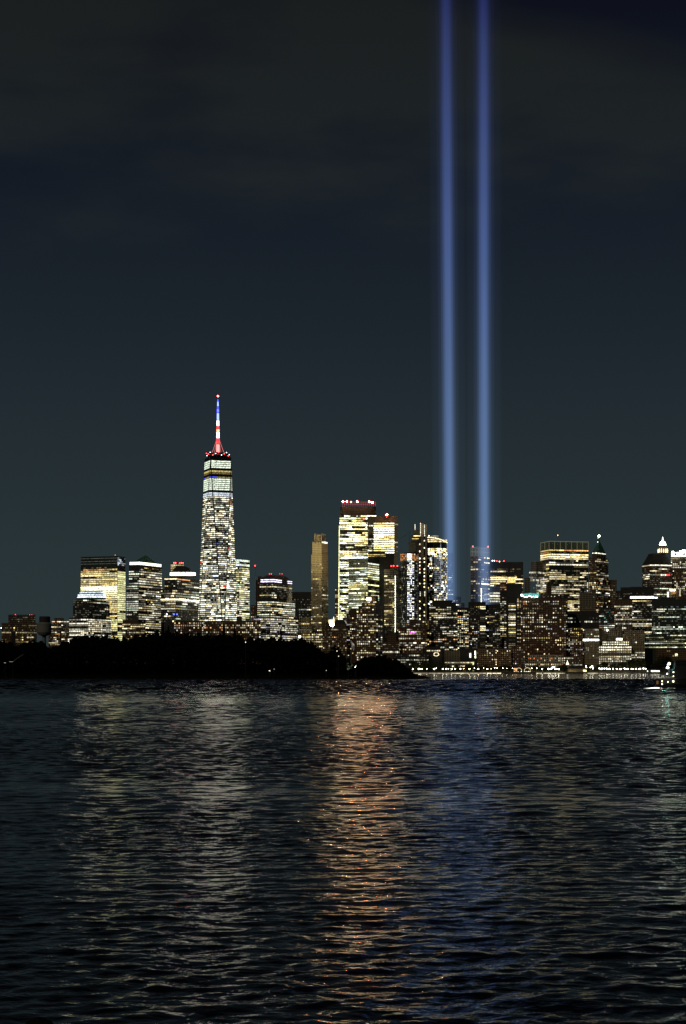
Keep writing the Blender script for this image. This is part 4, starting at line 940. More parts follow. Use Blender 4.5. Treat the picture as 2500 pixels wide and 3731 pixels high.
b.win(0, 'F', 2158, 2166, 8, 7, .5, .2, 0, .8, [('n', 1)], BRT).win(0, 'F', 2172, 2181, 9, 6, .9, 0, 0, .95, [('p', 1)], [(5, 1)], .8, .95)
b.win(0, 'F', 2186, 2330, 7.6, 6, .45, .15, .25, .8, [('n', 3), ('w', 2), ('y', 1)], BRT, .55, .85, True, 6).done()
b = Bn('stone_tower', 'tower with dark mansard roof and brilliant white domed cupola', 3640, [(2340, 2368, 2448, 2056)], 'brown', th=16, depth=34, side='L')
b.win(0, 'F', 2062, 2190, 7.2, 6, .3, .12, .4, .8, [('n', 3), ('g', 1), ('w', 1)], BRT, .5, .8, True, 6).win(0, 'S', 2068, 2190, 7.2, 5, .35, .1, .4, .8, [('n', 3), ('w', 1)], BRT, .5, .8)
b.strip(0, 'F', 2059, 4, 'n', 1.4); b.strip(0, 'S', 2060, 3, 'w', .6)
for i, (c, l) in enumerate((('n', 2), ('g', 1), ('n', 2), ('r', 3), ('r', 2))):
    mb = MB(); mb.box(P(2411 + i * 7, 2095, 3638), (3.2, .5, 3.2)); mb.build('sign_light', light_mat(c, l), b.root)
poly, z0, z1, Yk = b.tiers[0][:4]; c_ = sum((p for p in poly), Vector((0, 0))) / 4; s_ = Yk / F
m = MB(); m.prism(poly, z1 + .01, gz(2015, Yk), top=[c_ + (p - c_) * .55 for p in poly]); m.build('mansard_roof', M_roof, b.root)
cc = P(2415, 2014, Yk + 18); cc.x = gx(2415, Yk + 18)
m = MB(); m.lathe(cc, [(17 * s_, 0), (15 * s_, 26 * s_)], 16); m.build('lantern', pbsdf('pale lantern stone', (.5, .45, .36), .8), b.root)
for i in range(7):
    t = math.pi + math.pi * (i + .5) / 7; m = MB(); q = (cc.x + 17.5 * s_ * math.cos(t), cc.y + 17.5 * s_ * math.sin(t), cc.z + 7 * s_); m.lathe(q, [(1.6 * s_, -7 * s_), (1.5 * s_, 2 * s_), (.5 * s_, 8 * s_)], 6); m.build('lantern_window', light_mat('w', 2.5), b.root)
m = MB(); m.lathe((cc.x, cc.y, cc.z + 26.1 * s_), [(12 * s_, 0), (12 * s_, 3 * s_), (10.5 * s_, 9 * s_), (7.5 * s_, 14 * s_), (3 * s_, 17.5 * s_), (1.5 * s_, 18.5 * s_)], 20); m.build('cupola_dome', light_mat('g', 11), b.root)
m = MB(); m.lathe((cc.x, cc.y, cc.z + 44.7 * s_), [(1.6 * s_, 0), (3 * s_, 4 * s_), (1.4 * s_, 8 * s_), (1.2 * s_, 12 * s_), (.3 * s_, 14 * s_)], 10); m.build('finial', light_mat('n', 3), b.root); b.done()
b = Bn('stone_tower', 'stone tower with floodlit white castle-like crown at the right edge', 3660, [(2446, None, 2540, 2027), (2448, None, 2538, 2016)], 'brown')
b.win(0, 'F', 2032, 2180, 6.4, 6.5, .42, .05, .15, .4, [('n', 4), ('w', 2)], BRT, .55, .55, False)
m = MB(); yk = 3658
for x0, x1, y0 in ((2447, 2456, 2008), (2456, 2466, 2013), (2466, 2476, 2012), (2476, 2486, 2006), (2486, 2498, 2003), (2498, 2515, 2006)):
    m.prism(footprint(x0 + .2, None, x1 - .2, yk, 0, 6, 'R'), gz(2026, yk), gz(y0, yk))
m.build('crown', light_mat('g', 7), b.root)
mb = MB()
for x in (2461, 2493): mb.box(P(x, 2019, yk - .4), (5, .5, 5))
mb.build('crown_opening', M_black, b.root); b.done()
b = Bn('stone_tower', 'low stone block with orange and white lit crown before the castle-crowned tower', 3600, [(2432, None, 2474, 2150)], 'stone')
for x, y, w, h, c, l in ((2451, 2150, 20, 7, 'w', 4), (2434, 2166, 5, 18, 'n', 4), (2455, 2160, 14, 8, 'o', .5), (2478, 2160, 3, 24, 'w', .8), (2390, 2178, 12, 5, 'c', 3)):
    s_ = 3596 / F; mb = MB(); mb.box(P(x, y, 3596), (w * s_, 1, h * s_)); mb.build('crown_light', light_mat(c, l), b.root)
b.done()
b = Bn('office_block', 'wide greenish glass office block with thin broken light rows at the right edge', 3480, [(2345, None, 2540, 2310), (2378, None, 2540, 2184)], 'green')
b.win(1, 'F', 2208, 2214, 6, 10, .85, 0, 0, .9, [('c', 1), ('t', 1), ('g', 1)], [(1.2, 1), (3, 1)], .8, .95, True, 4)
b.win(1, 'F', 2216, 2310, 7, 6, .4, .08, .2, .8, [('g', 4), ('n', 2), ('L', 2)], LEV, .5, .85, True, 6).win(0, 'F', 2312, 2362, 7, 6, .55, .15, .1, .85, [('L', 3), ('g', 3), ('n', 2)], LEV, .5, .88, True, 6, u1=.85)
m = MB(); m.prism(footprint(2408, None, 2462, 3486, 0, 14, 'R'), gz(2184, 3481) + .02, gz(2178, 3486)); m.build('roof_plant', M_roof, b.root); b.done()
b = Bn('office_block', 'low brown long block with one yellow window behind the ferry', 3420, [(2396, None, 2540, 2364)], 'brown')
mb = MB(); mb.box(P(2465, 2386, 3419.5), (5, .5, 5)); mb.build('window', light_mat('L', 1.5), b.root); b.win(0, 'F', 2368, 2420, 9, 7, .06, 0, .4, .4, HOME, DIM).done()
b = Bn('round_office', 'broad rounded stone block dotted with regular bright square windows', 3400, [(2184, None, 2300, 2352), (2196, None, 2292, 2336)], 'stone', bay=4, floor=4, mortar=1.6)
b.win(0, 'F', 2354, 2372, 8, 6.6, .95, .5, 0, .9, [('n', 3), ('w', 1)], [(1, 1), (2, 2)], .55, .55, False).win(0, 'F', 2372, 2430, 8, 6.6, .55, .5, .15, .6, [('n', 3), ('w', 2)], BRT, .55, .55, False).win(1, 'F', 2336, 2352, 8, 6.6, .9, .3, 0, .9, [('n', 3), ('w', 1)], [(1, 1), (2, 2)], .5, .5, False)
for x in (2252, 2262): mb = MB(); mb.box(P(x, 2329, 3404), (7, 1, 4)); mb.build('roof_light', light_mat('n', 4), b.root)
mb = MB(); mb.tube(P(2287, 2337, 3410), P(2287, 2318, 3410), .3, .2, 5); mb.build('flagpole', M_white, b.root); b.done()
b = Bn('stone_block', 'classical stone block with lit columned attic behind the rounded dotted block', 3445, [(2210, None, 2264, 2296), (2206, None, 2268, 2290)], 'stone')
for x in (2228, 2236, 2244, 2252): mb = MB(); q = P(x, 2306, 3444); mb.tube((q.x, q.y - .6, q.z - 5), (q.x, q.y - .6, q.z + 5), .8, .7, 8); mb.build('column', pbsdf('pale limestone', (.46, .38, .22), .85), b.root)
b.beacon(2213, 2296, 2.0, 'n', 6, Y=3440, mast=2); b.done()
b = Bn('stone_block', 'plain beige stone block right of the columned attic', 3450, [(2262, None, 2348, 2297)], 'stone', bay=4, floor=4, mortar=2)
b.win(0, 'F', 2300, 2345, 9, 7, .1, 0, .4, .5, HOME, LEV, .5, .5, False).done()
b = Bn('stone_block', 'pale stone block with tall pilasters beside the rounded dotted block', 3410, [(2299, None, 2349, 2350)], 'beige', bay=3, floor=9, mortar=1.6)
b.win(0, 'F', 2374, 2400, 8, 6, .6, .2, .1, .7, [('n', 3), ('w', 1)], BRT, .5, .55, False).done()

# waterfront rank
b = Bn('low_building', 'low dark block with a lit clock-like round window, on the waterfront left', 3345, [(1540, None, 1612, 2364), (1556, None, 1604, 2356)], 'dark', depth=18)
b.win(0, 'F', 2368, 2374, 6, 6, .9, 0, 0, .9, [('w', 1), ('n', 1)], BRT, .7, .7, False, u0=.2, u1=.9)
for i in range(12):
    t = 2 * math.pi * i / 12; mb = MB(); mb.ball(P(1590 + 9 * math.cos(t), 2384 + 6 * math.sin(t), 3343), .7, 6); mb.build('round_window_lamp', light_mat('w', 3), b.root)
b.done()
b = Bn('low_building', 'flat-roofed olive block with unlit front in the waterfront rank', 3350, [(1610, None, 1676, 2370)], 'stone', depth=18)
b.done()
b = Bn('low_building', 'dark waterfront apartment row with small white windows behind the island trees', 3335, [(1430, None, 1562, 2382)], 'dark', depth=18)
b.win(0, 'F', 2384, 2425, 8, 6, .3, .1, .2, .4, [('n', 3), ('w', 1)], BRT, .5, .5, False).done()
b = Bn('low_building', 'black block with two white vertical stair lights on the waterfront', 3348, [(1674, None, 1740, 2362)], 'dark', depth=18)
for x, y in ((1714, 2384), (1714, 2392), (1732, 2376), (1732, 2384), (1732, 2394)): mb = MB(); mb.box(P(x, y, 3347), (2.6, .5, 4.5)); mb.build('stair_light', light_mat('n', 3), b.root)
b.done()
b = Bn('low_building', 'two-storey waterfront pavilion with ribbon windows and glowing corner stair', 3325, [(1620, None, 1728, 2410)], 'stone', depth=16)
b.win(0, 'F', 2411, 2418, 7, 6, .8, 0, 0, .9, [('w', 2), ('n', 1)], BRT, .5, .7, True, 2).win(0, 'F', 2424, 2431, 7, 6, .7, 0, 0, .9, [('n', 1), ('w', 1)], BRT, .6, .9, True, 3, u0=.25, u1=.7)
mb = MB(); mb.box(P(1724, 2428, 3323), (3.2, 1, 18)); mb.build('stair_light', light_mat('L', 1.0), b.root); b.done()
b = Bn('apartment_block', 'wide dim brown hotel-like block with faint window grid on the waterfront', 3345, [(1736, None, 1862, 2364)], 'brown', depth=20, bay=4, floor=4, mortar=1.8)
b.win(0, 'F', 2368, 2430, 7.5, 9, .16, 0, .3, .3, HOME, LEV, .5, .35, False)
for k in range(7):
    for x in (1808, 1827):
        if rnd.random() < .8: mb = MB(); mb.box(P(x, 2370 + k * 8.5, 3344.6), (1.6, .4, 2)); mb.build('window', light_mat('w', 1.5), b.root)
b.done()
b = Bn('apartment_block', 'dim redbrick block right of the wide brown waterfront block', 3350, [(1860, None, 1914, 2352)], 'redbrick', depth=20)
b.win(0, 'F', 2356, 2430, 8, 8, .1, 0, .3, .3, HOME, LEV, .5, .4, False).done()
b = Bn('stone_block', 'long reddish stone block with arched pale windows above the promenade', 3355, [(1912, None, 2052, 2386)], 'stone', depth=18, bay=4, floor=4, mortar=1.6)
b.win(0, 'F', 2388, 2432, 7.5, 6.5, .3, .1, .2, .4, [('k', 1), ('w', 3), ('n', 2)], LEV, .6, .45, False)
b.done()
b = Bn('low_building', 'small dim block with white window rows behind the lit steeple', 3358, [(2010, None, 2124, 2392)], 'brown', depth=16)
b.win(0, 'F', 2394, 2428, 8, 5, .35, .2, .2, .7, [('n', 1)], BRT, .5, .55, False).done()

# pier house with white steeple
pr = empty('pier_house', (gx(2102, 3300), 3300, LAND), 'low floodlit yellow pier house with dark hipped roof by the white steeple', 'pier house')
Yp = 3300; sp_ = Yp / F
mb = MB(); mb.prism(footprint(2070, None, 2132, Yp, 0, 10, 'R'), LAND, gz(2436, Yp)); mb.build('hall', pbsdf('yellow plaster', (.50, .40, .20), .8, noise=(.3, .2)), pr)
mb = MB(); pf = footprint(2068, None, 2134, Yp - 1, 0, 12, 'R'); c_ = sum((p for p in pf), Vector((0, 0))) / 4
mb.prism(pf, gz(2436, Yp) + .01, gz(2424, Yp), top=[c_ + (p - c_) * .62 for p in pf]); mb.build('hipped_roof', M_roof, pr)
mb = MB(); mb.prism(footprint(2124, None, 2138, Yp - 3, 0, 8, 'R'), LAND, gz(2433, Yp)); mb.build('gatehouse', pbsdf('yellow plaster', (.50, .40, .20), .8), pr)
for i in range(11):
    mb = MB(); mb.box(P(2074 + i * 5.2, 2450, Yp - .3), (1.6, .4, 2.4)); mb.build('window', light_mat('w', 2.2), pr)
for i in range(3): mb = MB(); mb.box(P(2127 + i * 4, 2446, Yp - 3.3), (1.6, .4, 5)); mb.build('window', light_mat('y', 3.2), pr)
sp = empty('steeple', (gx(2068, 3320), 3320, LAND), 'bright white pointed steeple at the left end of the pier house', 'steeple')
mb = MB(); q = P(2068, 2420, 3320); mb.lathe((q.x, q.y, LAND), [(3.2, 0), (3.0, q.z - LAND - 1)], 10); mb.build('tower_base', pbsdf('yellow plaster', (.50, .40, .20), .8), sp)
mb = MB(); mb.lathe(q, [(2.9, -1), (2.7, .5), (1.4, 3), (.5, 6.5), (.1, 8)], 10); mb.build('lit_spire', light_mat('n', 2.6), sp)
b = None

# carousel-like arches on the quay
for x, r, lb in ((1891, 5.5, 'left one of two glowing ring arches on the quay'), (1922, 6.0, 'right one of two glowing ring arches on the quay')):
    rt = empty('lit_arch', (gx(x, 3296), 3296, LAND), lb, 'arch', 'glowing ring arches')
    mb = MB(); q = P(x, 2444, 3296)
    for i in range(12):
        t0, t1 = math.pi * (-.25 + 1.5 * i / 12), math.pi * (-.25 + 1.5 * (i + 1) / 12)
        mb.tube((q.x + r * math.cos(t0), q.y, q.z + r * math.sin(t0)), (q.x + r * math.cos(t1), q.y, q.z + r * math.sin(t1)), .35, .35, 6)
    mb.build('light_tube', light_mat('w', 1.3), rt)
    mb = MB()
    for sgn in (-1, 1): mb.tube((q.x + sgn * r * .7, q.y, LAND), (q.x + sgn * r * .7, q.y, q.z - r * .72), .3, .3, 6)
    mb.build('post', M_metal, rt)
kp = empty('quay_kiosk', (gx(1878, 3298), 3298, LAND), 'orange glowing kiosk left of the ring arches', 'kiosk')
mb = MB(); mb.prism(footprint(1873, None, 1885, 3298, 0, 5, 'R'), LAND, gz(2438, 3298)); mb.build('body', pbsdf('yellow plaster', (.50, .40, .20), .8), kp)
mb = MB(); mb.box(P(1879, 2439, 3297), (7, 1.2, 5)); mb.build('lit_panel', light_mat('o', 1.0), kp)
mb = MB(); mb.box(P(1879, 2431.5, 3298), (8.5, 7, .6)); mb.build('roof', M_roof, kp)
mk = empty('quay_stall_row', (gx(1900, 3292), 3292, LAND), 'low bright row of stall lights along the quay below the ring arches', 'stall')
mb = MB(); mb.box(P(1906, 2452, 3292), (52, 2, 1.6)); mb.build('counter', M_metal, mk)
for i in range(30): mb = MB(); mb.ball(P(1866 + i * 2.6, 2449.5 + rnd.uniform(-2.5, 1.5), 3290.6), .75, 6); mb.build('string_light', light_mat(pick([('w', 5), ('n', 3), ('b', .3)]), 4), mk)
tm = empty('ferry_terminal', (gx(2397, 3288), 3288, LAND), 'low white-lit terminal shed behind the ferry bow', 'terminal')
mb = MB(); mb.prism(footprint(2366, None, 2430, 3288.5, 0, 8, 'R'), LAND, gz(2438, 3288)); mb.build('shed', M_roof, tm)
for x0, x1 in ((2373, 2404), (2406, 2422)):
    s_ = 3288 / F; mb = MB(); mb.box(P((x0 + x1) / 2, 2447, 3288.2), ((x1 - x0) * s_, .6, 8 * s_)); mb.build('lit_front', light_mat('n', 3.5), tm)
mb = MB(); mb.box(P(2360, 2447, 3288.2), (2, .6, 8 * s_)); mb.build('lit_front', light_mat('n', 3), tm)

# ------------------------------------------------------------ waterfront: wall, lamps, glowing strips for the lit wall edge
mb = MB(); mb.box((0, SHORE - .6, 1.0), (1400, 1.2, 6)); tag(mb.build('sea_wall', pbsdf('wet stone', (.12, .11, .10), .7, noise=(.4, .4))), 'long dark stone sea wall along the Manhattan waterline', 'wall')
M_lampn, M_lampw = light_mat('n', 22, True), light_mat('w', 22, True)
lm = MB(); lm.tube((0, 0, 0), (0, 0, 5.5), .14, .10, 6); lm.lathe((0, 0, 5.5), [(.10, 0), (.5, .2), (.5, .3), (.1, .35)], 8); pole_me = lm.mesh('pole', M_metal)
lh = MB(); lh.ball((0, 0, 0), .85, 8); heads = [lh.mesh('lamp_head', M_lampn), lh.mesh('lamp_head', M_lampw)]
rl = random.Random(5)
def lamp(px, dz=0, Y=None, hue=0, s=1.0):
    Y = Y or (3292 + rl.uniform(-3, 6)); r = empty('street_lamp', (gx(px, Y), Y, LAND + dz), 'globe lamp glowing on its post along the Manhattan promenade', 'street lamp', 'promenade street lamps')
    o = bpy.data.objects.new('pole', pole_me); col.objects.link(o); o.parent = r
    o = bpy.data.objects.new('lamp_head', heads[hue]); col.objects.link(o); o.parent = r; o.location = (0, 0, 6.3); o.scale = (s, s, s)
for px in (1505, 1526, 1531, 1555, 1582, 1614, 1626, 1646, 1659, 1678, 1711, 1743, 1776): lamp(px, 0, hue=1 if px % 2 else 0, s=rl.uniform(.9, 1.3))
for px in (1538, 1590, 1634, 1690, 1729, 1762, 1790, 1803, 1847, 1868): lamp(px, rl.uniform(0, 2), 3310, 1, .6)
for px in (1976, 1999, 2003, 2008, 2014, 2019, 2024, 2028, 2036): lamp(px, rl.choice((0, 0, 3)), hue=0, s=rl.uniform(.9, 1.5))
for px in (2136, 2137, 2152, 2158, 2160, 2161): lamp(px, rl.choice((1, 3, 6)), 3306, hue=0, s=rl.uniform(.7, 1.2))
for px in (2184, 2194, 2202, 2211, 2222, 2234, 2247, 2264, 2276, 2288, 2302, 2318, 2333, 2345, 2353): lamp(px, rl.uniform(0, 1), hue=0, s=rl.uniform(.9, 1.35))
for px in (2190, 2216, 2258, 2282, 2308, 2328): lamp(px, 0, 3301, hue=1, s=.7)
for px in (1812, 1832, 1938, 1956): lamp(px, 1.5, 3305, 1, .8)
for px in (2478, 2484): lamp(px, 2, 3290, 0, 1.1)
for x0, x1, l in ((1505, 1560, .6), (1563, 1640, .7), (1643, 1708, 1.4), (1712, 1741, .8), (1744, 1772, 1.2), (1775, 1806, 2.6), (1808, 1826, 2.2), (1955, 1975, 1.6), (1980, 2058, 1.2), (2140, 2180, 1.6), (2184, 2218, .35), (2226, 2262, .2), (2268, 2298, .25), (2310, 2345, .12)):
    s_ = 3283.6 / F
    r = empty('quay_wall_glow', (gx((x0 + x1) / 2, 3283.6), 3283.6, 1.5), 'straight stretch of lamp-lit quay wall edge, put in as a glow', 'wall edge glow', 'lamp-lit edges of the quay wall')
    mb = MB(); mb.box(P((x0 + x1) / 2, 2453, 3283.5), ((x1 - x0) * s_, .5, .9)); mb.build('glow_strip', light_mat('w', l), r)  # lamplight on the wall edge put in as a glowing strip
    mb = MB(); mb.box(P((x0 + x1) / 2, 2453.9, 3283.45), ((x1 - x0) * s_, .7, .12)); mb.build('bracket', M_metal, r)  # thin metal edge added under the glowing strip

# ------------------------------------------------------------ trees
def leaf_mat(name, c):
    return pbsdf(name, c, .9, noise=(.25, .5), spec=.04)
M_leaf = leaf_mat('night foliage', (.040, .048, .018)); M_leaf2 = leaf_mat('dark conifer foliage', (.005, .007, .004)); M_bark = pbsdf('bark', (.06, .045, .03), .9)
def crown_mesh(name, w, h, kind, seed, n, leaf, mat):
    r_ = random.Random(seed); m = MB(); blobs = []
    if kind == 'round':
        for i in range(9):
            t = r_.uniform(0, 6.28); q = r_.uniform(.0, .62)
            blobs.append((q * w / 2 * math.cos(t), q * w / 2 * math.sin(t), h * r_.uniform(.28, .78), w * r_.uniform(.20, .34), h * r_.uniform(.16, .26)))
    elif kind == 'cone':
        for i in range(12):
            f = i / 11; rr = w / 2 * (1 - f) ** .8 + .25
            blobs.append((r_.uniform(-.2, .2) * rr, r_.uniform(-.2, .2) * rr, h * (.08 + .88 * f), rr, h * .07))
    elif kind == 'dome':
        for i in range(14):
            t = r_.uniform(0, 6.28); q = r_.uniform(0, .8)
            blobs.append((q * w / 2 * math.cos(t), q * w / 2 * math.sin(t), h * (.2 + .55 * (1 - q * q)) * r_.uniform(.8, 1.1), w * r_.uniform(.14, .26), h * r_.uniform(.14, .24)))
    for _ in range(n):
        bx, by, bz, br, bh = blobs[r_.randrange(len(blobs))]
        d = Vector((r_.gauss(0, 1), r_.gauss(0, 1), r_.gauss(0, 1))).normalized(); k = r_.uniform(.45, 1.08)
        p = Vector((bx + d.x * br * k, by + d.y * br * k, bz + d.z * bh * k)); a = Vector((r_.gauss(0, 1), r_.gauss(0, 1), r_.gauss(0, 1))).normalized(); b_ = a.orthogonal().normalized(); c = a.cross(b_)
        l = leaf * r_.uniform(.6, 1.4)
        m.face([p - b_ * l, p + c * l * .55, p + b_ * l, p - c * l * .55])
    return m.mesh(name, mat)
def trunk_mesh(h, r, spread=1.0, seed=1):
    r_ = random.Random(seed); m = MB(); m.tube((0, 0, 0), (0, 0, h * .5), r, r * .7, 8)
    for i in range(5):
        t = i * 1.257 + r_.uniform(-.3, .3); m.tube((0, 0, h * r_.uniform(.3, .48)), (math.cos(t) * h * .25 * spread, math.sin(t) * h * .25 * spread, h * r_.uniform(.6, .8)), r * .5, r * .15, 6)
    m.tube((0, 0, h * .5), (0, 0, h * .85), r * .7, r * .15, 6); return m.mesh('trunk', M_bark)
round_me = [crown_mesh('crown', 12, 13, 'round', s, 700, .75, M_leaf) for s in range(4)]; round_tr = [trunk_mesh(12, .35, 1, s) for s in range(4)]
def tree(name, px, ytop, Y, width_px, label, kind=0, group=None, zb=LAND, cr=None, tr=None, w0=12, h0=13):
    h = gz(ytop, Y) - zb; w = width_px / F * Y
    r = empty(name, (gx(px, Y), Y, zb), label, 'tree', group)
    o = bpy.data.objects.new('crown', cr or round_me[kind % 4]); col.objects.link(o); o.parent = r; o.scale = (w / w0, w / w0, h / h0); o.rotation_euler = (0, 0, kind * 1.7)
    o = bpy.data.objects.new('trunk', tr or round_tr[kind % 4]); col.objects.link(o); o.parent = r; o.scale = (w / w0, w / w0, h / h0)
    return r
rt_ = random.Random(9)
G1 = 'trees along the Manhattan promenade'
LT = 'small dark round tree among the promenade lamps on the Manhattan shore'
for i, px in enumerate(list(range(1512, 1800, 17)) + list(range(1800, 1870, 14)) + list(range(1945, 2062, 15)) + [2142, 2150, 2166, 2178]):
    low = px > 1690
    tree('shore_tree', px + rt_.uniform(-4, 4), rt_.uniform(2418, 2432), 3318 + rt_.uniform(-4, 6), rt_.uniform(20, 30), LT, i, G1)
for i, (px, yt, w) in enumerate(((1508, 2408, 34), (1540, 2404, 40), (1575, 2402, 44), (1610, 2408, 38), (2056, 2422, 30), (2205, 2409, 42), (2236, 2412, 40), (2266, 2408, 44))):
    tree('shore_tree', px, yt, 3312 + 4 * (i % 3), w, 'larger dark spreading tree standing above the promenade lamps', i, 'larger trees on the Manhattan shore')
tree('shore_tree', 2300, 2400, 3318, 50, 'dark tree left of the two big trees, below the pilastered pale block', 1)
tree('shore_tree', 2335, 2390, 3310, 62, 'big dark tree left of the ferry terminal shed', 2)
tree('shore_tree', 2398, 2402, 3322, 56, 'dark tree directly behind the white-lit terminal shed', 3)
tree('shore_tree', 2424, 2386, 3316, 70, 'tallest big dark tree behind the ferry mast lights', 0)
tree('shore_tree', 2466, 2404, 3312, 60, 'dark tree right of the ferry mast lights', 1)
tree('shore_tree', 2500, 2400, 3308, 62, 'dark tree cut by the right edge of the picture', 2)

# ------------------------------------------------------------ island with its wood
def isl_edge():  # (px of ground profile, ground row at that px)
    return None
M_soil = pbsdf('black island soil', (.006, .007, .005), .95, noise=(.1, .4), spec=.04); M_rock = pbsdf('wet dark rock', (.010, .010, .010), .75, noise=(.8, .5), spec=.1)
mb = MB()
front = [(-700, 1408), (-100, 1408), (200, 1408), (500, 1408), (800, 1409), (1000, 1410), (1250, 1412), (1420, 1420), (1500, 1440), (1540, 1475), (1566, 1520)]
back = [(1545, 1560), (1500, 1640), (1400, 1720), (1000, 1800), (500, 1800), (-100, 1800), (-700, 1800)]
E_ = [Vector((gx(x, y), y)) for x, y in front + back]; nE = len(E_)
def ring(k, z, off):
    c_ = Vector((gx(600, 1600), 1610)); out = []
    for p in E_: d = (c_ - p); out.append((p.x + d.x * k, p.y + (d.y * off), z))
    return out
rg = [ring(0, -1, 0), ring(.0, .4, 0), ring(.012, 1.8, .04), ring(.05, 4, .15), ring(.13, 13, .4)]
for k in range(len(rg) - 1):
    for i in range(nE):
        j = (i + 1) % nE; mb.face([rg[k][i], rg[k][j], rg[k + 1][j], rg[k + 1][i]])
mb.face(rg[-1]); tag(mb.build('island', M_soil), 'low black island in the middle of the harbour', 'island', kind='structure')
mb = MB(); r_ = random.Random(3)
for i in range(220):
    t = r_.random(); k = t * 10; a = int(k); p = E_[a].lerp(E_[min(a + 1, 10)], k - a); s = r_.uniform(.6, 1.5)
    q = (p.x, p.y + r_.uniform(-.5, 2), r_.uniform(.0, .9)); mb.lathe(q, [(s * .9, -s), (s * r_.uniform(.9, 1.2), -.1), (s * .8, s * .45), (s * .3, s * .75)], 6)
tag(mb.build('shore_rocks', M_rock), 'dark boulders lining the island waterline', 'rocks', kind='stuff')

top = [(-60, 2352), (0, 2348), (20, 2346), (40, 2356), (70, 2360), (95, 2350), (130, 2345), (160, 2352), (182, 2372), (200, 2368), (225, 2352), (250, 2345), (272, 2332), (300, 2326), (330, 2330), (360, 2326), (400, 2332), (440, 2338), (480, 2334), (505, 2326), (540, 2318), (600, 2316), (650, 2318), (700, 2324),
       (800, 2328), (880, 2332), (905, 2338), (940, 2336), (960, 2342), (985, 2336), (1020, 2340), (1060, 2346), (1082, 2336), (1125, 2344), (1150, 2362), (1175, 2384), (1190, 2392), (1200, 2380), (1255, 2398), (1262, 2412), (1290, 2424), (1300, 2418), (1325, 2404), (1360, 2396), (1400, 2396), (1440, 2408), (1470, 2424), (1495, 2446), (1510, 2464), (1520, 2472)]
def topy(px):
    for (a, ya), (b_, yb) in zip(top, top[1:]):
        if a <= px <= b_: return ya + (yb - ya) * (px - a) / (b_ - a)
    return 2475
mb = MB(); r_ = random.Random(21)
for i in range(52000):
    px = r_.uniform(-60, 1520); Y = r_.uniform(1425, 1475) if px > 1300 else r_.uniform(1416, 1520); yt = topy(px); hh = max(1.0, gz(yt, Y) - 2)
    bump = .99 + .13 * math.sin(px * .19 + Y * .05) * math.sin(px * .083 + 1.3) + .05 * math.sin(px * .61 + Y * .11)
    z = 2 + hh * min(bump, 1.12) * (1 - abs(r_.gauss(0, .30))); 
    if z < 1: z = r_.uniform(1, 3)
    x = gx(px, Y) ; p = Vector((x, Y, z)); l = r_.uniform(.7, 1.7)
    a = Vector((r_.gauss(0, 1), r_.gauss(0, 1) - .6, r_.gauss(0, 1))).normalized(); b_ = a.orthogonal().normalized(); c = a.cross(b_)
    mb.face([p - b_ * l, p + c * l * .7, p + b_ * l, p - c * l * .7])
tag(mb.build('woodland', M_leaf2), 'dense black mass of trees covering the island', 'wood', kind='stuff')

# trees that stand out of the wood
cone_me = [crown_mesh('crown', 7, 22, 'cone', 30 + s, 1300, .7, M_leaf2) for s in range(2)]; cone_tr = trunk_mesh(22, .3, .3, 4)
IZ = 6
def island_tree(px, yt, w, label, Y=1450, kind='round', k=0):
    if kind == 'cone': return tree('conifer', px, yt, Y, w, label, k, None, IZ, cone_me[k % 2], cone_tr, 7, 22)
    return tree('broadleaf_tree', px, yt, Y, w, label, k, None, IZ, isl_me[k % 3], isl_tr, 14, 20)
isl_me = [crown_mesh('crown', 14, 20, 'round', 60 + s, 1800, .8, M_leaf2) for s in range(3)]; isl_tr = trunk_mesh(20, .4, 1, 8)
island_tree(594, 2276, 28, 'black conical tree on the island, left of a matching pair under the domed tower', 1470, 'cone', 0)
island_tree(614, 2284, 30, 'black conical tree on the island, right of a matching pair under the domed tower', 1474, 'cone', 1)
island_tree(816, 2278, 34, 'black conical tree on the island below the tallest skyscraper', 1470, 'cone', 1)
island_tree(854, 2284, 34, 'black conical tree on the island below the pale glass tower', 1474, 'cone', 0)
island_tree(906, 2318, 36, 'black rounded tree on the island just left of the scattered low lights', 1460, 'round', 0)
island_tree(1024, 2290, 20, 'thin black spiry tree on the island before the rounded-roof tower', 1466, 'cone', 0)
island_tree(1104, 2318, 36, 'black rounded tree on the island beside the bright floodlight', 1450, 'round', 1)
island_tree(1225, 2350, 66, 'black spreading tree on the island with a full round crown left of the flagpole', 1440, 'round', 2)
island_tree(14, 2345, 50, 'black rounded tree at the far left edge of the island', 1450, 'round', 1)
island_tree(108, 2344, 60, 'black rounded tree on the island between chimney and water tower', 1450, 'round', 2)
island_tree(236, 2346, 50, 'black rounded tree on the island right of the water tower', 1450, 'round', 0)
island_tree(285, 2318, 52, 'black rounded tree on the island before the dark stepped tower', 1456, 'round', 1)
island_tree(354, 2318, 50, 'black rounded tree on the island below the yellow-lit glass tower', 1456, 'round', 2)
island_tree(512, 2320, 44, 'black rounded tree on the island left of the conical pair', 1456, 'round', 0)
island_tree(1060, 2335, 40, 'black rounded tree on the island left of the bright floodlight', 1452, 'round', 2)
island_tree(1380, 2390, 150, 'black broad low tree forming a dome at the right end of the island', 1450, 'round', 1)
island_tree(968, 2330, 44, 'black rounded tree on the island below the thin spiry tree', 1452, 'round', 1)

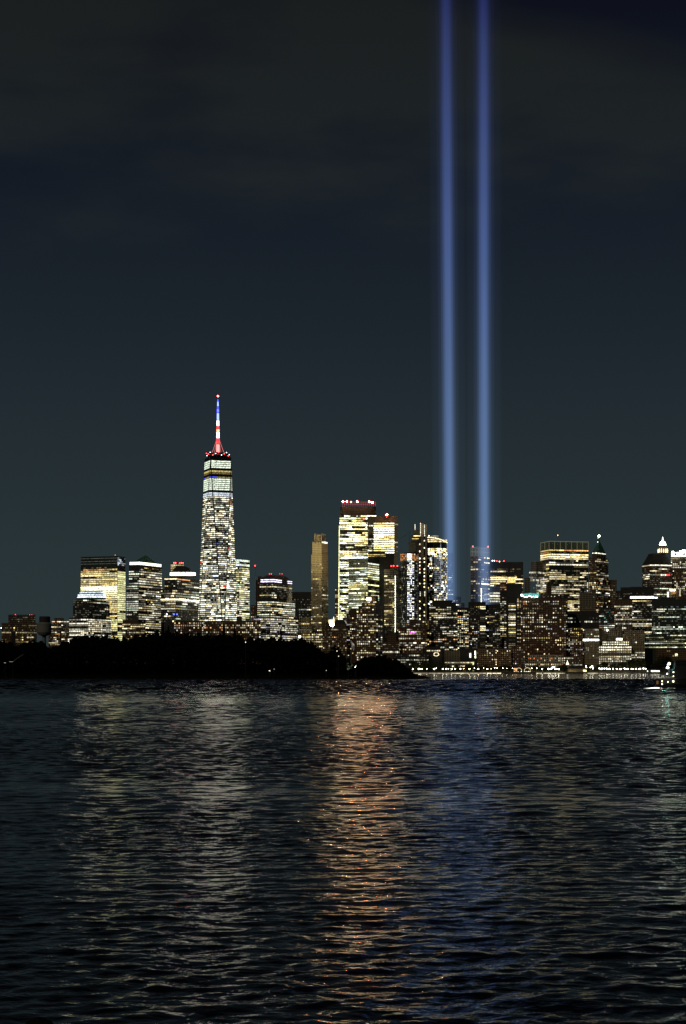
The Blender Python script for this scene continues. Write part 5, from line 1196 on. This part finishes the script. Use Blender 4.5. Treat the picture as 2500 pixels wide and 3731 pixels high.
hall = empty('island_hall', (gx(720, 1490), 1490, IZ), 'long flat-roofed black hall on the island between the conical trees', 'building')
mb = MB(); mb.prism(footprint(640, None, 806, 1490, 0, 18, 'R'), IZ - 2, gz(2318, 1490)); mb.build('hall_block', pbsdf('sooty brick', (.03, .024, .02), .9, noise=(.3, .4)), hall)
mb = MB(); mb.prism(footprint(638, None, 808, 1489.5, 0, 19, 'R'), gz(2318, 1490) + .01, gz(2315, 1490)); mb.build('flat_roof', M_roof, hall)
mb = MB()
for i in range(12): mb.box(P(652 + i * 13, 2345, 1489.8), (1.4, .3, 2.6))
mb.build('dark_windows', M_black, hall)
ch = empty('chimney', (gx(49, 1470), 1470, IZ), 'square black chimney standing on the island at the left', 'chimney')
mb = MB(); mb.box((gx(49, 1470), 1470, (gz(2306, 1470) + IZ) / 2), (3.4, 3.4, gz(2306, 1470) - IZ)); mb.build('shaft', pbsdf('sooty brick', (.03, .024, .02), .9), ch)
mb = MB(); mb.box((gx(49, 1470), 1470, gz(2304.5, 1470)), (3.9, 3.9, .8)); mb.build('cap', M_roof, ch)
wt = empty('water_tower', (gx(162, 1480), 1480, IZ), 'grey mushroom-shaped water tower on a thick column at the left of the island', 'water tower')
s_ = 1480 / F; q = (gx(161, 1480), 1480, IZ); m_wt = pbsdf('pale grey tank paint', (.22, .23, .21), .6, noise=(.3, .2))
mb = MB(); mb.lathe(q, [(8 * s_, -4), (7.5 * s_, 2), (7.2 * s_, gz(2318, 1480) - IZ)], 16); mb.build('column', m_wt, wt)
mb = MB(); mb.lathe((q[0], q[1], gz(2318, 1480) + .01), [(7.5 * s_, 0), (20 * s_, 5 * s_), (26 * s_, 14 * s_), (26.5 * s_, 44 * s_), (22 * s_, 50 * s_)], 24); mb.build('tank', m_wt, wt)
mb = MB(); mb.lathe((q[0] + 2 * s_, q[1], gz(2268, 1480) + .01), [(20 * s_, 0), (20 * s_, 20 * s_), (18 * s_, 22 * s_)], 20); mb.build('cap', M_roof, wt)
# flag
fp = empty('flagpole', (gx(1279.5, 1425), 1425, 3), 'tall floodlit white flagpole near the right end of the island', 'flagpole')
mb = MB(); mb.tube((gx(1279.5, 1425), 1425, 3), P(1279.5, 2335, 1425), .17, .11, 8); mb.build('pole', M_white, fp)
mb = MB(); mb.ball(P(1279.5, 2334.5, 1425), .28, 8); mb.build('finial', M_white, fp)
mb = MB(); nx, nz = 10, 8; G = []
for i in range(nx + 1):
    for j in range(nz + 1):
        u, v = i / nx, j / nz; dx = 2.9 * u * (1 - .25 * v); p = P(1280.2, 2338, 1425); dro = 1.2 * u * u + 1.6 * u
        G.append((p.x + dx, p.y + .35 * math.sin(u * 8 + v * 2), p.z - v * 5.2 - dro))
for i in range(nx):
    for j in range(nz): a = i * (nz + 1) + j; mb.face([G[a], G[a + nz + 1], G[a + nz + 2], G[a + 1]])
fl = mb.build('flag', pbsdf('pale flag cloth', (.75, .74, .72), .8, noise=(.8, .15)), None, (gx(1280, 1425), 1425, 28)); tag(fl, 'limp pale flag hanging from the floodlit pole on the island', 'flag')
l = bpy.data.lights.new('flag_floodlight', 'SPOT'); l.energy = 55000; l.spot_size = R(46); l.spot_blend = .5; l.color = (1, .95, .88); l.shadow_soft_size = .3
lo = bpy.data.objects.new('flag_floodlight', l); col.objects.link(lo); lo.location = (gx(1279, 1425) - 2, 1413, 4)
d = P(1281, 2362, 1425) - lo.location; lo.rotation_euler = d.to_track_quat('-Z', 'Y').to_euler()
# landing stage with a faint lit gangway
gw = empty('gangway', (gx(60, 1405), 1405, .5), 'faintly lit sloping gangway on the island shore at far left', 'gangway')
mb = MB(); mb.tube(P(48, 2409, 1404), P(85, 2384, 1408), .35, .35, 6); mb.tube(P(48, 2412, 1404), P(85, 2387, 1408), .15, .15, 6); mb.build('sloping_rail', pbsdf('pale green steel', (.14, .18, .15), .6), gw)
mb = MB(); mb.box(P(41, 2411, 1404), (3.2, .3, .3)); mb.build('lamp_tube', light_mat('g', .35, True), gw)
mb = MB(); mb.box(P(18, 2415, 1404), (1.4, .3, .35)); mb.build('lamp_tube', light_mat('g', .5, True), gw)
mb = MB(); mb.tube((gx(19, 1404), 1404, -1), P(19, 2416, 1404), .25, .25, 6); mb.tube((gx(47, 1404), 1404, -1), P(47, 2411, 1404), .25, .25, 6); mb.build('pile', M_black, gw)
for i, (px, py, lv) in enumerate(((981, 2444, 1.2), (984, 2445, .8), (999, 2438, .5), (1294, 2431, 3.5), (1297, 2427, 2), (1189, 2443, .5), (1228, 2372, 2.0), (1234, 2391, 2.5), (895, 2340, 2), (1270, 2388, 1.5))):
    q = P(px, py, 1412); r = empty('path_lamp', (q.x, 1412, 2.0), 'tiny lamp glimmering among the black island trees', 'lamp', 'path lamps on the island')
    mb = MB(); mb.tube((q.x, 1412, 2.0), (q.x, 1412, q.z - .3), .06, .06, 5); mb.build('pole', M_metal, r)
    mb = MB(); mb.ball(q, .38, 6); mb.build('lamp_head', light_mat('n', lv), r)

# ------------------------------------------------------------ ferry
def ferry():
    Y = 704; s = Y / F; x0 = gx(2382, Y); root = empty('ferry', (gx(2440, Y), Y, 0), 'dark ferry boat with white and green mast lights at the right edge', 'boat')
    hull_m = pbsdf('black hull paint', (.012, .013, .014), .55, noise=(.6, .4)); sup_m = pbsdf('dark grey superstructure paint', (.018, .019, .02), .55)
    L = 34; st = []; n = 14
    for i in range(n + 1):
        t = i / n; x = x0 + L * t; wd = 4.2 * min(1, (t * 3.2) ** .6) + .12; zt = 4.3 + .5 * min(1, t * 3); rake = 3.2 * (1 - min(1, t * 4))
        st.append((x, wd, zt, rake))
    mb = MB()
    for (xa, wa, za, ra), (xb, wb, zb, rb) in zip(st, st[1:]):
        for sg in (-1, 1):
            A = [(xa + ra, Y + 4.5 + sg * wa * .6, -.6), (xa + ra * .4, Y + 4.5 + sg * wa * .92, 2.0), (xa, Y + 4.5 + sg * wa, za)]
            B_ = [(xb + rb, Y + 4.5 + sg * wb * .6, -.6), (xb + rb * .4, Y + 4.5 + sg * wb * .92, 2.0), (xb, Y + 4.5 + sg * wb, zb)]
            for k in range(2): q = [A[k], B_[k], B_[k + 1], A[k + 1]]; mb.face(q if sg < 0 else q[::-1])
        mb.face([(xa, Y + 4.5 - wa, za), (xb, Y + 4.5 - wb, zb), (xb, Y + 4.5 + wb, zb), (xa, Y + 4.5 + wa, za)])
    xa, wa, za, ra = st[-1]; mb.face([(xa, Y + 4.5 - wa * .6, -.6), (xa, Y + 4.5 + wa * .6, -.6), (xa, Y + 4.5 + wa, za), (xa, Y + 4.5 - wa, za)])
    mb.build('hull', hull_m, root)
    mb = MB()
    for i in range(n):
        (xa, wa, za, _), (xb, wb, zb, _) = st[i], st[i + 1]; mb.tube((xa, Y + 4.5 - wa, za - .35), (xb, Y + 4.5 - wb, zb - .35), .16, .16, 6)
    mb.build('rubbing_strake', pbsdf('worn rubber', (.05, .05, .05), .7), root)
    mb = MB(); X = lambda px: gx(px, Y)
    mb.prism([(X(2452), Y + 1.2), (x0 + L - 2, Y + 1.2), (x0 + L - 2, Y + 7.8), (X(2452), Y + 7.8)], 4.7, 8.2, top=[(X(2455), Y + 1.2), (x0 + L - 2, Y + 1.2), (x0 + L - 2, Y + 7.8), (X(2455), Y + 7.8)])
    mb.build('deckhouse', sup_m, root)
    mb = MB(); mb.prism([(X(2462), Y + 2), (X(2540), Y + 2), (X(2540), Y + 7), (X(2462), Y + 7)], 8.21, 11.6, top=[(X(2466), Y + 2.2), (X(2538), Y + 2.2), (X(2538), Y + 6.8), (X(2466), Y + 6.8)]); mb.build('wheelhouse', sup_m, root)
    mb = MB(); mb.box((X(2500), Y + 4.5, 11.8), (9.4, 6, .35)); mb.build('wheelhouse_roof', sup_m, root)
    mb = MB()
    for i in range(5): mb.box((X(2472 + i * 9), Y + 1.98, 10.2), (.75, .2, .9))
    mb.build('dark_windows', pbsdf('black glass', (.01, .012, .014), .08), root)
    mb = MB(); a = (X(2445), Y + 4.5, 4.6); mb.tube(a, (X(2446), Y + 4.5, gz(2415, Y)), .16, .09, 8); mb.tube((X(2440), Y + 4.5, gz(2433, Y)), (X(2450), Y + 4.5, gz(2433, Y)), .06, .06, 6)
    mb.tube((X(2420), Y + 4.5, 5.2), (X(2445.5), Y + 4.5, gz(2420, Y)), .03, .03, 5); mb.build('mast', M_metal, root)
    for nm, x, y, r, c, lv in (('mast_light', 2446, 2418, .62, 'n', 6), ('starboard_light', 2440, 2432, .5, 't', 40), ('mast_light', 2439.5, 2422, .2, 'c', 6), ('deck_light', 2431.5, 2455, .32, 'n', 3), ('deck_light', 2454.5, 2449, .24, 'n', 6), ('deck_light', 2454.5, 2464, .2, 'n', 5), ('deck_light', 2454, 2483, .42, 'n', 3), ('deck_light', 2434.5, 2484.5, .25, 'n', 6), ('deck_light', 2413, 2482.5, .24, 'w', 5), ('deck_light', 2413, 2492.5, .26, 'w', 6)):
        mb = MB(); mb.ball((X(x), Y + (4.2 if y < 2440 else .1), gz(y, Y)), r, 8); mb.build(nm, light_mat(c, lv, lv > 20), root)
    mb = MB()
    for i in range(12):
        px = 2388 + i * 6; zt = gz(2472 - 4 * i / 11, Y); mb.tube((X(px), Y + 1.0, 4.2), (X(px), Y + 1.0, zt + .3), .04, .04, 5)
    mb.tube((X(2388), Y + 1.0, gz(2471, Y)), (X(2454), Y + 1.0, gz(2466, Y)), .045, .045, 5); mb.tube((X(2386), Y + 1, gz(2476, Y)), (X(2392), Y + 1, gz(2469, Y)), .09, .09, 5); mb.build('deck_rail', pbsdf('white rail paint', (.7, .7, .68), .5), root)
    for px, w, h in ((2396, .5, 1.6), (2400, .45, 1.5)):
        mb = MB(); mb.box((X(px), Y + .9, gz(2487, Y)), (w, .2, h)); mb.build('door', light_mat('o', .12), root)
    for px in (2395, 2402, 2414, 2420):
        mb = MB(); mb.tube((X(px), Y + 1.2, 4.6), (X(px), Y + 1.2, 5.5), .12, .16, 8); mb.build('bollard', M_white, root)
    l = bpy.data.lights.new('deck_floodlight', 'POINT'); l.energy = 260; l.color = (1, .95, .85); l.shadow_soft_size = .2
    o = bpy.data.objects.new('deck_floodlight', l); col.objects.link(o); o.parent = root; o.location = (X(2412) - root.location.x, -1.2, 6.5)
    l = bpy.data.lights.new('foam_fill_lamp', 'SPOT'); l.energy = 40000; l.color = (1, .98, .85); l.spot_size = R(50); l.spot_blend = .6; l.shadow_soft_size = .2  # unseen lamp added to brighten the bow wave foam
    o = bpy.data.objects.new('foam_fill_lamp', l); col.objects.link(o); o.location = (X(2402), Y - 3.5, 4.0)
    d = Vector((X(2376), Y - 6, 0)) - o.location; o.rotation_euler = d.to_track_quat('-Z', 'Y').to_euler()
    mb = MB(); mb.box((X(2402) + .3, Y - 3.2, 4.2), (.4, .5, .3)); mb.tube((X(2402) + .3, Y - 3.2, 4.2), (X(2402) + .8, Y + 1.5, 4.4), .06, .06, 6); mb.build('foam_lamp_arm', M_metal, root)  # made-up arm carrying the added foam lamp
ferry()
# bow wave
mb = MB(); Y = 700; r_ = random.Random(4); n = 60; pr_ = []
for i in range(n + 1):
    t = i / n; px = 2316 + 92 * t; wy = .4 + 7.5 * math.sin(math.pi * min(1, t * 1.02)) ** 1.2 * t; pr_.append((gx(px, Y), Y - 2 - 4 * (1 - t) + r_.uniform(-.2, .2), wy, .10 + .5 * t * math.sin(math.pi * min(1, t))))
for (xa, ya, wa, ha), (xb, yb, wb, hb) in zip(pr_, pr_[1:]):
    prof = [(-.5, .012), (-.25, .6), (0, 1), (.3, .7), (.5, .012)]
    for (u0, h0), (u1, h1) in zip(prof, prof[1:]):
        mb.face([(xa, ya + wa * u0, ha * h0 + .2), (xb, yb + wb * u0, hb * h0 + .2), (xb, yb + wb * u1, hb * h1 + .2), (xa, ya + wa * u1, ha * h1 + .2)])
tag(mb.build('bow_wave', pbsdf('white foam', (.8, .82, .80), .9, noise=(1.2, .25))), 'white foam streak of the ferry bow wave', 'foam', kind='stuff')

# ------------------------------------------------------------ made-up rock at the near left corner, for a dark head-like blob
mb = MB(); r_ = random.Random(8); Y = 36.5; c = (gx(140, Y), Y, -.2); n = 22
prof = [(.62, -.5), (.52, 0), (.46, .25), (.38, .45), (.26, .60), (.12, .68), (.02, .70)]
for k in range(len(prof) - 1):
    for i in range(n):
        def pt(kk, ii):
            r, z = prof[kk]; t = 2 * math.pi * (ii % n) / n; w = 1 + .10 * math.sin(3 * t + 1) + .06 * math.sin(7 * t + kk); return (c[0] + r * w * math.cos(t), c[1] + r * w * .8 * math.sin(t), c[2] + z)
        mb.face([pt(k, i), pt(k, i + 1), pt(k + 1, i + 1), pt(k + 1, i)])
tag(mb.build('rock', M_rock), 'smooth dark rounded blob at the lower left corner, built as a rock', 'rock')
